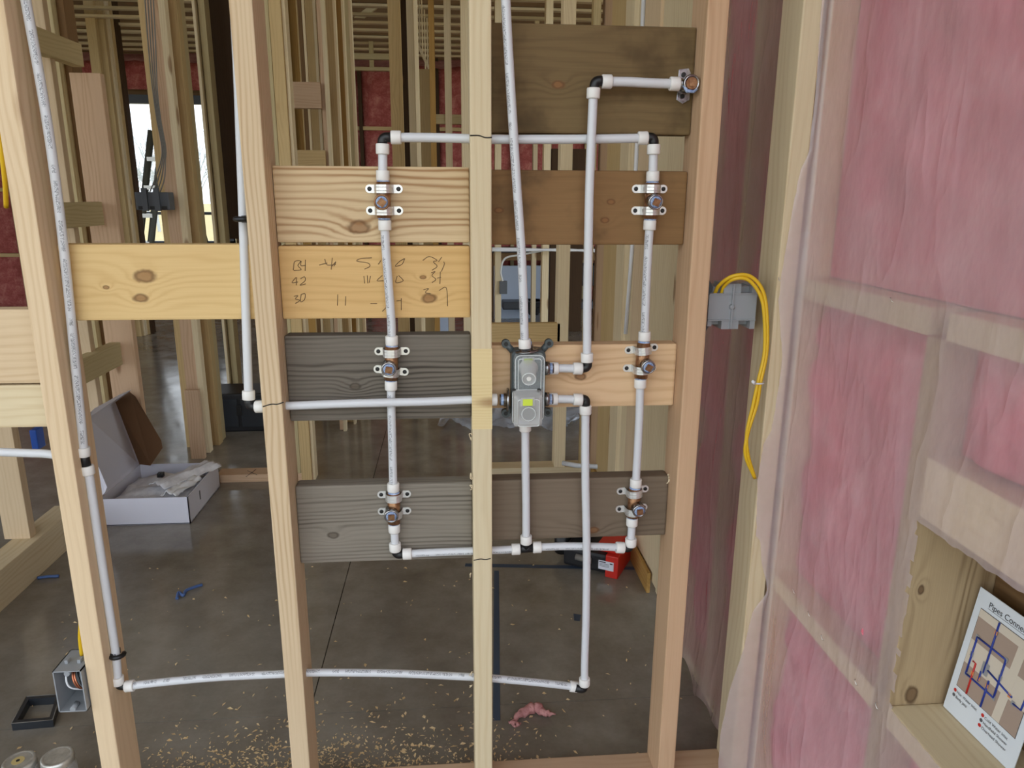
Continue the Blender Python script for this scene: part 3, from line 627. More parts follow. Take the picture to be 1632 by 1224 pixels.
# ---- brass tees with straps
def strap(c, label, rad=.0150, tilt=0.0):
    """two-hole strap round a vertical body whose axis passes (c.x, .036); c = centre on the body"""
    x0, z0 = c.x, c.z; Yb, Yc = .0508, .036; h = .0075; path = [(-.026, Yb), (-.0175, Yb), (-.0160, Yb-.004)]
    for k in range(9):
        th = math.pi*k/8; path.append((-rad*math.cos(th), Yc-rad*math.sin(th)))
    path += [(.0160, Yb-.004), (.0175, Yb), (.026, Yb)]
    mb = MB(); i = len(mb.v); n = len(path); tk = .0016; ct, s_t = math.cos(tilt), math.sin(tilt)
    def tr(x, y, z): return Vector((x0+x*ct-z*s_t, y, z0+x*s_t+z*ct))
    for (x, y) in path:
        ox, oy = (x, y-Yc); l = math.hypot(ox, oy); f = (l+tk)/l if abs(x) < .0155 else 1
        X2_, Y2_ = (x*f, Yc+oy*f) if f != 1 else (x, y-tk)
        for (xx, yy) in ((x, y), (X2_, Y2_)):
            for z in (-h, h): mb.v.append(tr(xx, yy, z))
    for k in range(n-1):
        a, b = i+4*k, i+4*(k+1)
        for q in ((a+2, a+3, b+3, b+2), (a, b, b+1, a+1), (a+1, b+1, b+3, a+3), (a, a+2, b+2, b)): mb.f.append(q); mb.sm.append(False)
    for sx in (-1, 1): p = tr(sx*.026, Yb, 0); mb.lathe(p, (0, -1, 0), [(0, .0078), (.0017, .0078)], 16)
    for z in (-.003, .003): mb.tube([tr(-(rad+tk)*math.cos(math.pi*k/10), Yc-(rad+tk)*math.sin(math.pi*k/10), z) for k in range(1, 10)], .0007, 5)
    o = mb.build('pipe_strap', M['steel'], None, origin=(x0, Yb, z0)); tag(o, label, 'pipe strap', 'metal pipe straps on the brass tees')
    for sx in (-1, 1):
        p = tr(sx*.0262, Yb-.0016, 0); MB().lathe(p, (0, -1, 0), [(-.001, .0022), (0, .0042), (.0012, .0038), (.0018, .002)], 12).build('screw', M['screw'], o)
def brass(cx, cy, s1, s2, top, bot, name, board_name, turn=0.0, big=1.0, tilt=(0, 0)):
    Y = .036; A, B = at(*top, Y), at(*bot, Y); ctr = at(cx, cy, Y)
    root = thing('brass_tee', ctr, 'brass tee with square plug, %s, on the %s' % (name, board_name), 'pipe fitting', 'brass tees for body jets')
    d = (B-A).normalized(); L = (B-A).length
    MB().lathe(A, d, [(0, .0095), (.006, .0095), (.0062, .0128), (L-.0062, .0128), (L-.006, .0095), (L, .0095)], 18).build('tee_body', M['bronze'], root)
    for p, sg in ((A, 1), (B, -1)): MB().lathe(p+d*sg*.003, d*sg, [(0, .0104), (.002, .0116), (.006, .0118), (.008, .0106)], 16).build('thread_sealant', M['sealant'], root)
    f = Vector((.06, -1, -.12)).normalized(); P = Vector((ctr.x, Y, ctr.z))
    MB().lathe(P, f, [(0, .0125), (.018, .0128), (.019, .0142), (.027, .0142), (.028, .0130), (.0281, .0112), (.0255, .0110)], 22).build('outlet_rim', M['bronze' if turn < .3 else 'chrome'], root)
    e = P+f*.0256; MB().lathe(e, f, [(0, .0108), (.0022, .0104), (.003, .009)], 20).build('thread_sealant', M['sealant'], root)
    a = f.orthogonal().normalized(); b = f.cross(a); c, s = math.cos(turn), math.sin(turn); a, b = a*c+b*s, b*c-a*s; r = .0058
    MB().slab([e+a*r+b*r, e-a*r+b*r, e-a*r-b*r, e+a*r-b*r], f*.0065).build('plug', M['bronze'], root, bevel=.0006)
    strap(at(*s1, Y), 'metal strap above the plug of the tee %s' % name, tilt=tilt[0]); strap(at(*s2, Y), 'metal strap below the plug of the tee %s' % name, tilt=tilt[1])
brass(609, 319, (611, 301), (612, 336), (610.5, 284), (612.5, 353), 'at the upper left', 'bold-grained pale block', .1)
brass(620, 581, (624, 562), (622.5, 593), (624.5, 547), (623, 610), 'at the middle left', 'grey upper block', .6, tilt=(0, -.12))
brass(624, 812, (627.5, 792), (628, 819), (627.5, 781), (628, 838), 'at the lower left', 'grey bottom block', .75)
brass(1038, 319, (1038.5, 301), (1037, 336), (1040, 286), (1036, 354), 'at the upper right', 'brown stained block', .4)
brass(1027, 578, (1025, 558), (1022, 589), (1026.5, 541), (1021, 607), 'at the middle right', 'tan block behind the valve', .3, tilt=(.1, 0))
brass(1013, 804, (1011, 785), (1009, 814), (1012.5, 774), (1008, 828), 'at the lower right', 'grey-brown bottom block', .9, tilt=(.08, .05))
# top outlet: drop-ear elbow
c = at(1097, 134, .03); root = thing('drop_ear_elbow', c, 'nickel drop-ear elbow at the end of the top pipe on the dark board', 'pipe fitting')
MB().tube([at(1081, 134, .026), at(1094, 134.5, .03)], .0095, 16).tube([c+Vector((0, .018, 0)), c+Vector((.001, -.014, -.002))], .0118, 18).build('elbow_body', M['chrome'], root)
MB().slab([c+Vector((x, .0195, z)) for x, z in ((-.012, .026), (.004, .028), (.008, .02), (.008, -.024), (-.003, -.030), (-.013, -.024))], (0, -.003, 0)).build('mounting_ear', M['chrome'], root, bevel=.0008)
for z in (.018, -.019): MB().lathe(c+Vector((-.005, .0165, z)), (0, -1, 0), [(0, .0042), (.003, .004)], 12).build('screw', M['screw'], root)
f = Vector((.04, -1, -.05)).normalized(); e = c+f*.014
MB().lathe(e, f, [(-.004, .0118), (-.003, .0150), (.004, .0150), (.005, .0135), (.0051, .0115), (.002, .011)], 22).build('outlet_rim', M['chrome'], root)
MB().lathe(e+f*.002, f, [(0, .0108), (.003, .0100)], 20).build('plug', M['bronze'], root)
q = e+f*.005; MB().slab([q+Vector((-.006, 0, .006)), q+Vector((.006, 0, .005)), q+Vector((.005, 0, -.006)), q+Vector((-.005, 0, -.005))], f*.002).build('plug_square', M['bronze'], root)
MB().tube([e+Vector((-.014, -.002, -.004)), e+Vector((-.008, -.004, -.013)), e+Vector((.004, -.004, -.0145)), e+Vector((.012, -.002, -.009))], [.002, .0035, .0028, .0015], 8).build('thread_sealant', M['sealant'], root)

# ---- mixing valve
vc = at(841, 612, .03); root = thing('shower_valve', (vc.x, .0508, vc.z), 'grey shower mixing valve under clear plastic covers left of the tan block', 'valve')
def rrect(cx, cz, hw, hh, r, Y, n=5, taper=0):
    out = []
    for (sx, sz, a0) in ((1, 1, 0), (-1, 1, 90), (-1, -1, 180), (1, -1, 270)):
        for k in range(n):
            th = math.radians(a0+90*k/(n-1)); out.append(Vector((cx+sx*(hw-r)+r*math.cos(th), Y, cz+sz*(hh-r)+r*math.sin(th))))
    return out
def loft(mb, rings, cap=True):
    i = len(mb.v); n = len(rings[0])
    for r in rings: mb.v += r
    for k in range(len(rings)-1):
        for q in range(n): q2 = (q+1) % n; mb.f.append((i+k*n+q, i+k*n+q2, i+(k+1)*n+q2, i+(k+1)*n+q)); mb.sm.append(False)
    if cap: mb.f.append(tuple(i+q for q in range(n))); mb.f.append(tuple(i+(len(rings)-1)*n+q for q in reversed(range(n)))); mb.sm += [False, False]
    return mb
x0, z0 = vc.x, vc.z
loft(MB(), [rrect(x0, z0, .033, .070, .012, .0506), rrect(x0, z0, .033, .070, .012, .018), rrect(x0, z0, .030, .067, .012, .014)]).build('housing', M['body'], root)
loft(MB(), [rrect(x0, z0, .029, .066, .010, .0138), rrect(x0, z0, .0285, .0655, .010, -.004), rrect(x0, z0, .027, .064, .010, -.006)]).build('clear_cover', M['clear'], root)
for (sx, sz) in ((-1, 1), (1, 1), (-1, -1), (1, -1)):
    e = Vector((x0+sx*.042, .0505, z0+sz*(.078 if sz > 0 else .062))); i_ = Vector((x0+sx*.026, .0505, z0+sz*(.060 if sz > 0 else .050)))
    o = MB().tube([i_+Vector((0, -.006, 0)), e+Vector((0, -.006, 0))], .0065, 10, ref=(0, -1, 0)).lathe(e, (0, -1, 0), [(0, .0085), (.012, .0085)], 14).build('mounting_ear', M['body'], root)
    MB().lathe(e+Vector((0, -.012, 0)), (0, -1, 0), [(-.001, .0045), (.001, .004)], 12).build('screw', M['screw'], o)
# frosted spindle cap, tilted toward the viewer's right
s0 = at(843, 585, .0); kd = (at(843, 603, -.045)-at(842, 586, -.004)).normalized()
MB().lathe(at(842, 586, -.004), kd, [(0, .0185), (.004, .0185), (.006, .0150), (.045, .0135), (.046, .0125), (.0461, .0110), (.043, .0108)], 24).build('spindle_cap', M['clearcap'], root)
MB().lathe(at(842, 586, -.004)+kd*.0435, kd, [(0, .0045), (.002, .0042)], 14).build('cap_screw', M['ring'], root)
# lower clear hood over the diverter
hz = at(840, 648, -.006); cx, cz = hz.x, hz.z
loft(MB(), [rrect(cx, cz, .0285, .034, .006, -.006), rrect(cx, cz-.003, .0270, .031, .006, -.026), rrect(cx, cz-.004, .0205, .026, .005, -.036)]).build('clear_hood', M['clearcap'], root)
for sx in (-1, 1): MB().tube([Vector((cx+sx*.0285, -.006, cz+.033)), Vector((cx+sx*.0205, -.0365, cz+.020)), Vector((cx+sx*.0205, -.0365, cz-.029))], .0012, 6).build('hood_edge', M['clearcap'], root)
MB().lathe(Vector((cx, -.014, cz-.006)), (0, -1, 0), [(0, .017), (.008, .017), (.010, .014)], 22).build('diverter', M['body'], root)
for (px, py, Yv, w_, h_) in ((842, 575, -.008, .010, .0045), (841, 641, -.0385, .0115, .0065)):
    v_ = at(px, py, Yv); o = MB().box((v_.x-w_-.002, Yv-.001, v_.z-h_-.002), (v_.x+w_+.002, Yv+.003, v_.z+h_+.002)).build('level_frame', M['clearcap'], root, bevel=.001)
    MB().box((v_.x-w_*.8, Yv-.003, v_.z-h_), (v_.x+w_*.8, Yv-.001, v_.z+h_)).build('level_vial', M['vial'] if py > 600 else plain('vial_dull', (150, 168, 96), .3), o, bevel=.001)
for (px, py) in ((819, 622), (859, 622)):
    v_ = at(px, py, -.007); MB().lathe(v_, (0, -1, 0), [(0, .0042), (.002, .004)], 12).build('cover_screw', M['screw'], root)
def outline(pts, r=.0009): MB().tube(pts+[pts[0]], r, 6).build('cover_edge', M['edge'], root)
outline(rrect(x0, z0, .0275, .0645, .010, -.0062)); outline(rrect(x0, z0+.024, .0215, .034, .004, -.0066)); outline(rrect(cx, cz, .0280, .0335, .006, -.0072)); outline(rrect(cx, cz-.004, .0205, .026, .005, -.0363)); outline(rrect(cx, cz-.006, .013, .013, .0129, -.0365))
_k = at(842, 586, -.004)+kd*.0455; _a = kd.orthogonal().normalized(); _b = kd.cross(_a)
outline([_k+(_a*math.cos(q*math.pi/12)+_b*math.sin(q*math.pi/12))*.0122 for q in range(24)], .0011)
# threaded ports
def port(a, b, flange):
    A, B = at(*a, .02), at(*b, .02); d = (B-A).normalized(); L = (B-A).length
    prof = [(0, .0135), (L*.5, .0135), (L*.52, .0108), (L, .0108)]
    if flange: prof = [(0, .0235), (.003, .0235), (.0035, .0135)]+prof[1:]
    o = MB().lathe(A, d, prof, 18).build('port', M['chrome'], root); MB().lathe(A+d*L*.55, d, [(0, .0112), (L*.3, .0112)], 16).build('thread_sealant', M['sealant'], o)
port((839.5, 560), (838, 541), True); port((810, 637), (796, 637), True); port((868, 587), (882, 587), False); port((868, 636), (881, 636), False); port((837, 662), (837, 676), False)

# ---- clips on the left pipes
def clip(px, py, label, side):
    p = at(px, py, .034); mb = MB(); pts = [p+Vector((.0125*math.cos(t), -.0125*math.sin(t), 0)) for t in [math.radians(200-k*22) for k in range(11)]]
    mb.tube(pts, .005, 8, ref=(0, 0, 1)).box((min(p.x, p.x+side*.016), .026, p.z-.006), (max(p.x, p.x+side*.016), .050, p.z+.006))
    o = mb.build('pipe_clip', M['black'], None, origin=p); tag(o, label, 'pipe clip'); return o
clip(187, 1043, 'black clip holding the white pipe above the lower left elbow', -1)
clip(387, 349, 'black clip holding the white pipe on the second stud', 1)

# ================================================================== ELECTRICAL
# grey double box seen from its back, on the right stud
c = at(1168, 487, .03); root = thing('electrical_box', (c.x, .06, c.z), 'grey plastic electrical box seen from behind on the right stud', 'electrical box')
xl, xr, zt, zb = at(1130, 480, .03).x, at(1206, 480, .03).x, at(1168, 468, .03).z, at(1168, 510, .03).z
xm = at(1167, 480, .03).x
MB().box((xl+.002, .048, zb-.012), (xr-.002, .095, zt+.012)).build('box_body', M['greybox'], root, bevel=.002)
MB().slab([(x, .030, z) for x, z in ((xl, zb), (xl, zt), (xm-.018, zt), (xm-.018, zt+.019), (xm+.016, zt+.019), (xm+.016, zt), (xr-.010, zt), (xr-.010, zt+.014), (xr, zt+.016), (xr, zb-.018), (xr-.010, zb-.018), (xr-.010, zb), (xm+.016, zb), (xm+.016, zb-.018), (xm-.018, zb-.018), (xm-.018, zb), (xl+.008, zb), (xl+.008, zb-.012), (xl, zb-.012))], (0, .06, 0)).build('back_plate', M['greybox'], root)
MB().box((xm-.0015, .026, zb-.017), (xm+.0015, .031, zt+.018)).build('rib', M['greybox'], root)
for zz in (zt, zb): MB().box((xl, .0275, zz-.001), (xr, .031, zz+.001)).build('rib', M['greybox'], root)
MB().lathe((xm, .0305, (zt+zb)/2), (0, -1, 0), [(0, .0055), (.004, .005), (.006, .003)], 16).build('boss', M['greybox'], root)
for sz in (1, -1):
    z = (zt+zb)/2; MB().slab([(.4295, .04, z+sz*.018), (.4295, .04, z+sz*.060), (.4345, .04, z+sz*.062), (xl+.018, .05, z+sz*.030)], (0, .004, 0)).build('nail_bracket', M['darkbox'], root)
def cable(pts, r, mat, label, cat='cable', name='cable', n=8, group=None):
    o = MB().tube(catmull(pts, n), r, 10).build(name, mat, None, origin=pts[0]); tag(o, label, cat, group); return o
E1 = at(1203, 762, -.004)
for k, (lab, off) in enumerate((('outer yellow cable looping from the grey box to the corner stud', 0), ('inner yellow cable looping from the grey box to the corner stud', 1))):
    d = off*7
    pts = [at(1137+off*11, 474, .045), at(1146+off*9, 455, .03), at(1168+d*.5, 440+d*.6, .012), at(1195-d*.3, 440+d*.9, .008), at(1215-d*.6, 462+d, .004), at(1222-d*.6, 500, .0), at(1222-d*.5, 560, -.004), at(1212-d*.9+off*2, 610, -.008), at(1206-d*.8, 645, -.008), at(1192+d*.2-off*3, 690, -.008), at(1188+d*.6, 725, -.008), at(1203, 762, -.002)]
    cable(pts, .0036, M['yellow'], lab, group=None)
MB_ = MB(); p = at(1208, 610, -.008); tie = MB_.tube([p+Vector((.011*math.cos(t), .008*math.sin(t), 0)) for t in [k*math.pi/6 for k in range(13)]], .0016, 6).tube([p+Vector((-.010, -.008, 0)), p+Vector((-.016, -.012, .006))], .003, 6).build('cable_tie', M['white']); tag(tie, 'white cable tie bundling the yellow cables', 'cable tie')
cable([at(-6, 190, .03), at(2, 240, .03), at(8, 290, .05), at(10, 330, .08)], .0042, M['yellow'], 'yellow cable behind the left stud near the top', n=6)
# open box on the left stud
root = thing('electrical_box', (-.825, .03, .30), 'open grey electrical box with bare wires on the left stud near the floor', 'electrical box')
A, B, D_ = at(86, 1072, -.012), at(138, 1067, -.012), at(97, 1133, -.012)
xl, xr, zt, zb, Yf, Yk = -.856, -.8015, .396, .302, -.012, .062
t = .0022
for lo, hi in (((xl, Yf, zb), (xl+t, Yk, zt)), ((xr-t, Yf, zb), (xr, Yk, zt)), ((xl, Yf, zt-t), (xr, Yk, zt)), ((xl, Yf, zb), (xr, Yk, zb+t)), ((xl, Yk-t, zb), (xr, Yk, zt))):
    MB().box(lo, hi).build('box_side', M['greybox'], root)
for x in (xl+.012, xr-.018): MB().box((x, .012, zt), (x+.007, .024, zt+.008)).build('cable_clamp', M['greybox'], root, bevel=.001)
for z in (zt-.006, zb+.006): MB().lathe(((xl+xr)/2, Yf-.001, z), (0, 1, 0), [(0, .0055), (.02, .0055)], 14).build('screw_boss', M['greybox'], root)
for k, (m_, dx) in enumerate((('copper', 0), ('white', -.012), ('screw', .010), ('copper', .004))):
    MB().tube(catmull([(xl+.024+dx, .05, zt-.006), (xl+.026+dx, .01, zt-.02), (xl+.034+dx*1.2, .004, zt-.048), (xr-.008+dx*.3, .03, zb+.022-.002*k)], 8), .0019, 8).build('wire', M[m_], root)
cable([(-.803, .022, .62), (-.806, .026, .50), (-.818, .034, .44), (-.822, .038, .398)], .0042, M['yellow'], 'yellow cable entering the open box on the left stud')

# ================================================================== NICHE CARD
card_o = atZ(1503, 1125, .5535); _tl = atX(1563, 935, card_o.x+.026); _br = atZ(1606, 1226, .5535)
lean = (_tl-card_o).normalized(); du = _br-card_o; du = (du-lean*du.dot(lean)).normalized()
cn = du.cross(lean).normalized()
if cn.x > 0: cn = -cn
CW, CH = (_br-card_o).length*1.06, (_tl-card_o).length
def cp(u, v, o=0.0): return card_o+du*(u*CW)+lean*(v*CH)+cn*o
root = thing('instruction_card', card_o, 'white printed card headed Pipes Connection leaning in the wooden niche', 'card')
MB().slab([cp(0, 0), cp(1, 0), cp(1, 1), cp(0, 1)], -cn*.0012).build('card_sheet', M['paper'], root)
def pr(name, pts, mat, o=.0003): return MB().slab([cp(u, v, o) for u, v in pts], cn*.0001).build(name, M[mat], root)
def rect(u0, v0, u1, v1): return [(u0, v0), (u1, v0), (u1, v1), (u0, v1)]
pr('picture_border', rect(.085, .225, .915, .865), 'ink', .0002); pr('picture', rect(.09, .229, .91, .861), 'wallprint', .0004)
pr('printed_board', rect(.09, .80, .91, .861), 'woodprint', .0006); pr('printed_board', rect(.09, .43, .91, .62), 'woodprint', .0006); pr('printed_stud', [(.60, .229), (.70, .229), (.74, .80), (.64, .80)], 'woodprint', .0008)
def line(pts, mat, w_=.006):
    MB().tube([cp(u, v, .0012) for u, v in pts], w_*CW*.5, 5).build('printed_pipe', M[mat], root)
for pts in ([(.36, .86), (.36, .46)], [(.16, .66), (.56, .66)], [(.16, .66), (.16, .36)], [(.16, .36), (.30, .36), (.56, .36)], [(.56, .66), (.56, .36)], [(.40, .50), (.75, .46)], [(.45, .44), (.45, .229)], [(.33, .46), (.33, .38)], [(.78, .43), (.88, .43), (.89, .55)]): line(pts, 'blueprint', .022)
line([(.20, .48), (.24, .48), (.24, .229)], 'redprint', .022)
for (u, v) in ((.16, .66), (.56, .66), (.16, .36), (.56, .36), (.16, .52), (.56, .52), (.78, .43)): pr('printed_fitting', rect(u-.022, v-.017, u+.022, v+.017), 'metalprint', .0016)
pr('printed_valve', rect(.32, .45, .41, .54), 'metalprint', .0016)
for (u, v) in ((.36, .78), (.24, .40), (.45, .40), (.33, .40), (.72, .46)): pr('printed_marker', rect(u-.018, v-.014, u+.018, v+.014), 'orangeprint', .002)
def text(body, u, v, size, mat='ink'):
    cu = bpy.data.curves.new('lettering', 'FONT'); cu.body = body; cu.size = size; tmp = bpy.data.objects.new('lettering', cu); C.objects.link(tmp)
    dg = bpy.context.evaluated_depsgraph_get(); me = bpy.data.meshes.new_from_object(tmp.evaluated_get(dg)); bpy.data.objects.remove(tmp)
    o = bpy.data.objects.new('lettering', me); C.objects.link(o); me.materials.clear(); me.materials.append(M[mat])
    me.transform(Matrix(((du.x, lean.x, cn.x, 0), (du.y, lean.y, cn.y, 0), (du.z, lean.z, cn.z, 0), (0, 0, 0, 1))))
    o.parent = root; o.location = cp(u, v, .0006)-card_o
text('Pipes Connection', .17, .905, .0125); pr('underline', rect(.17, .892, .80, .895), 'inkgrey')
for k, (s_, u, v) in enumerate((('Hot Water Inlet', .12, .175), ('Body Jets', .12, .135), ('Cold Water Inlet', .53, .175), ('Handheld Shower', .53, .135), ('Overhead Shower', .53, .095))):
    text(s_, u, v, .0062); MB().lathe(cp(u-.03, v+.012, .0003), cn, [(0, .0028), (.0002, .0028)], 10).build('bullet', M['redprint' if k % 2 == 0 else 'inkgrey'], root)

# ================================================================== FLOOR THINGS
# white carton with open lid and wrapping
root = thing('cardboard_box', (-1.30, 1.73, 0), 'open white cardboard carton with packing on the floor behind the left bay', 'box')
bx0, bx1, by0, by1, bh = -1.485, -1.138, 1.53, 1.93, .118
for nm, lo, hi in (('front_panel', (bx0, by0, 0), (bx1, by0+.004, bh)), ('side_panel', (bx1-.004, by0, 0), (bx1, by1, bh)), ('side_panel', (bx0, by0, 0), (bx0+.004, by1, bh)), ('back_panel', (bx0, by1-.004, 0), (bx1, by1, bh)), ('bottom', (bx0, by0, .001), (bx1, by1, .005))):
    MB().box(lo, hi).build(nm, M['carton'], root)
L0, L1, L2, L3 = Vector((bx0, by0, bh)), Vector((bx0, by1, bh)), Vector((-1.57, by1, .44)), Vector((-1.495, by0, .455))
L2 = at(184, 641, 1.93); L3 = at(142, 666, 1.53)
lid = MB().slab([L0, L1, L2, L3], (-.003, 0, 0)).build('lid', M['carton'], root)
MB().slab([L1, at(240, 742, 1.90), at(259, 714, 1.87), at(257, 702, 1.87), at(216, 632, 1.90), at(206, 624, 1.92), L2], (-.002, .002, 0)).build('side_flap', M['kraft'], root)
MB().slab([L3, L2, at(209, 622, 1.90), at(190, 630, 1.8), at(150, 652, 1.6), at(138, 664, 1.5)], (0, .002, .002)).build('tuck_flap', M['carton'], root)
MB().slab([L0, at(149, 735, 1.5), at(158, 745, 1.48), at(171, 776, 1.47), at(168, 784, 1.47)], (0, -.002, 0)).build('dust_flap', M['carton'], root)
MB().box((bx1+.0005, by0+.13, .05), (bx1+.001, by0+.14, .09)).build('slot', M['ink'], root)
def wrap(name, c, sx, sy, rot, mat, label, seed, h=.02):
    cr, sr = math.cos(rot), math.sin(rot)
    def fn(a, b):
        x, y = (a-.5)*sx, (b-.5)*sy; z = c[2]+h*noise.fractal(Vector((a*4, b*4, seed)), 1, 2, 3)+h*1.2*math.sin(a*math.pi)
        return (c[0]+x*cr-y*sr, c[1]+x*sr+y*cr, z)
    o = MB().grid(fn, 18, 18).build(name, mat); sm = o.modifiers.new('thickness', 'SOLIDIFY'); sm.thickness = .002; tag(o, label, 'packing'); return o
wrap('foam_wrap', (-1.315, 1.70, .085), .29, .30, 0, M['foam'], 'white foam wrap filling the open carton', 1.0, .014)
wrap('foam_sleeve', (-1.22, 1.76, .125), .10, .30, -.55, M['foam'], 'long translucent foam sleeve lying across the open carton', 5.0, .014)
wrap('foam_pad', (-1.205, 1.66, .112), .07, .20, -.22, M['white'], 'folded white pad at the right side of the carton', 9.0, .012)
o = MB().box((-1.345, 1.76, .115), (-1.32, 1.785, .135)).tube([(-1.33, 1.77, .13), (-1.315, 1.75, .135)], .006, 8).build('plastic_clip', M['black'], bevel=.003); tag(o, 'small black plastic part on the foam in the carton', 'part')
# black low case behind the left bay
a, b = at(336, 690, 2.75), at(430, 627, 2.75); root = thing('storage_case', ((a.x+b.x)/2, 2.8, 0), 'black low case with two dark panels behind the second stud', 'case')
MB().box((a.x, 2.75, 0), (b.x+.12, 3.0, b.z)).build('case_body', M['blackbag'], root, bevel=.01)
for k in range(2):
    x_ = a.x+.02+k*.16; MB().box((x_, 2.744, .03), (x_+.14, 2.752, b.z-.03)).build('case_panel', M['slate'], root, bevel=.003)
MB().box((a.x+.155, 2.735, .10), (a.x+.185, 2.752, .16)).build('latch', M['black'], root, bevel=.003)
# red and black tool case
A, B = atZ(905, 906), atZ(984, 924); ux = (B-A).normalized(); uy = Vector((-ux.y, ux.x, 0)); L = (B-A).length
def tc_(u, v, z): return A+ux*u+uy*v+Vector((0, 0, z))
root = thing('tool_case', (A+B)/2, 'red and black tool case on the floor beyond the lower right block', 'tool case')
xf = lambda p: tc_(p.x, p.y, p.z)
MB().box((-.02, .0, .012), (L-.045, .26, .085), xf).build('case_body', M['blackbag'], root, bevel=.012)
MB().box((L-.047, 0, 0), (L, .26, .085), xf).build('case_end', M['red'], root, bevel=.004)
MB().box((L-.085, .02, .085), (L-.01, .24, .115), xf).build('case_top', M['red'], root, bevel=.006)
MB().tube([tc_(-.05, .05, .03), tc_(-.06, .10, .07), tc_(-.02, .14, .11), tc_(.05, .12, .11)], [.02, .04, .045, .03], 12).build('tool_grip', M['black'], root)
MB().tube([tc_(.03, .0, .055), tc_(.09, -.002, .052)], .012, 10).build('handle', M['greycable'], root)
lb = MB().box((L-.072, -.0012, .028), (L-.016, .0, .062), xf).build('label', M['label'], root)
for k in range(4): MB().box((L-.069, -.0016, .055-k*.005), (L-.045+(.012 if k else 0), -.0011, .0565-k*.005+(.002 if k == 0 else 0)), xf).build('label_print', M['inkgrey' if k else 'ink'], lb)
MB().box((L-.030, -.0016, .053), (L-.020, -.0011, .057), xf).build('label_print', M['ink'], lb)
# blue tape lines on the slab
def tape(p, q, w_, label):
    p, q = Vector(p), Vector(q); d = (q-p).normalized(); s = Vector((-d.y, d.x, 0))*w_/2
    o = MB().slab([p-s, q-s, q+s, p+s], (0, 0, .0006)).build('tape_strip', M['tape']); tag(o, label, 'tape')
tape((.092, 1.05, .0004), (.045, .27, .0004), .018, 'dark blue tape line running toward the camera beside the centre stud')
tape((-.02, 1.10, .0012), (.60, 1.03, .0012), .022, 'dark blue tape line running across the floor under the tool case')
o = MB().slab([atZ(914, 978, .0003), atZ(926, 980, .0003), atZ(924, 990, .0003), atZ(915, 989, .0003)], (0, 0, .0005)).build('tape_strip', M['tape']); tag(o, 'small blue tape square on the floor between the lower pipes', 'tape')
o = MB().tube(catmull([atZ(282, 954, .006), atZ(285, 944, .012), atZ(292, 949, .006), atZ(297, 941, .01), atZ(312, 935, .008), atZ(322, 932, .006)], 6), .0055, 6).build('plastic_scrap', M['bluetape']); tag(o, 'crumpled blue plastic scrap on the floor below the white carton', 'scrap')
o = MB().tube(catmull([atZ(60, 921, .005), atZ(75, 919, .008), atZ(94, 918, .005)], 6), .0055, 6).build('plastic_scrap', M['bluetape']); tag(o, 'faint blue plastic scrap on the floor left of the left stud', 'scrap')
# pink insulation tuft
mb = MB()
for (pts, r0) in (([(815, 1153), (828, 1140), (848, 1128), (862, 1132), (872, 1142)], .014), ([(845, 1130), (858, 1126), (868, 1136), (885, 1138)], .010), ([(812, 1150), (822, 1156), (830, 1154)], .007)):
    Q = catmull([atZ(x, y, .012) for x, y in pts], 6); n = len(Q); mb.tube([q+Vector((random.uniform(-1, 1), random.uniform(-1, 1), random.uniform(-.5, 1)))*.003 for q in Q], [max(.002, r0*math.sin(math.pi*(k+.6)/(n+.2))*random.uniform(.8, 1.2)) for k in range(n)], 8)
o = mb.build('insulation_scrap', M['tuft']); tag(o, 'tuft of pink insulation lying on the concrete right of the centre stud', 'scrap')
# jars
for (cx, cy, lab, pr_) in ((-1.016, .087, 'glass jar with printed tin lid at the lower left corner', True), (-.940, .095, 'glass jar with plain tin lid beside the left stud at the bottom', False)):
    root = thing('jar', (cx, cy, 0), lab, 'jar')
    MB().lathe((cx, cy, 0), (0, 0, 1), [(0, .032), (.004, .035), (.085, .035), (.094, .030), (.098, .030)], 28).build('jar_glass', M['jarglass'], root)
    MB().lathe((cx, cy, .094), (0, 0, 1), [(0, .0325), (.001, .0335), (.004, .0325), (.006, .0335), (.010, .0325), (.015, .0325), (.0165, .030), (.0166, .026), (.0158, .0255)], 32).build('lid', M['jarlid'], root)
    if pr_: MB().lathe((cx-.002, cy, .1098), (0, 0, 1), [(0, .013), (.0004, .013)], 14).build('lid_print', M['gold'], root); MB().lathe((cx-.002, cy, .1103), (0, 0, 1), [(0, .004), (.0003, .004)], 10).build('lid_print', M['ink'], root)
# dark frame on the floor
q = [atZ(18, 1153, .022), atZ(84, 1147, .022), atZ(97, 1106, .022), atZ(42, 1110, .022)]; cq = sum(q, Vector())/4
root = thing('plastic_tray', (cq.x, cq.y, 0), 'dark square plastic tray on the floor beside the open electrical box', 'tray')
inn = [cq+(p-cq)*.78 for p in q]
for k in range(4):
    k2 = (k+1) % 4; MB().slab([q[k], q[k2], inn[k2], inn[k]], (0, 0, -.0215)).build('tray_side', M['slate'], root)
    MB().tube([q[k], q[k2]], .0012, 5).build('tray_edge', M['greycable'], root)
# loose poly sheet on the far floor
def fs(a, b):
    P = atZ(700, 690).lerp(atZ(905, 690), a); Q_ = atZ(720, 640).lerp(atZ(940, 655), a); p = P.lerp(Q_, b)
    e = .035*noise.fractal(Vector((a*9, b*5, 2)), 1, 2, 4)+.04; return (p.x+.1*noise.noise(Vector((b*4, 1, 1))), p.y+.22*noise.noise(Vector((a*5, 7, 1))), max(.004, e))
o = MB().grid(fs, 50, 24).build('plastic_sheet', M['filmfloor']); tag(o, 'crumpled clear plastic sheet lying on the floor beyond the doorway', 'plastic sheet')
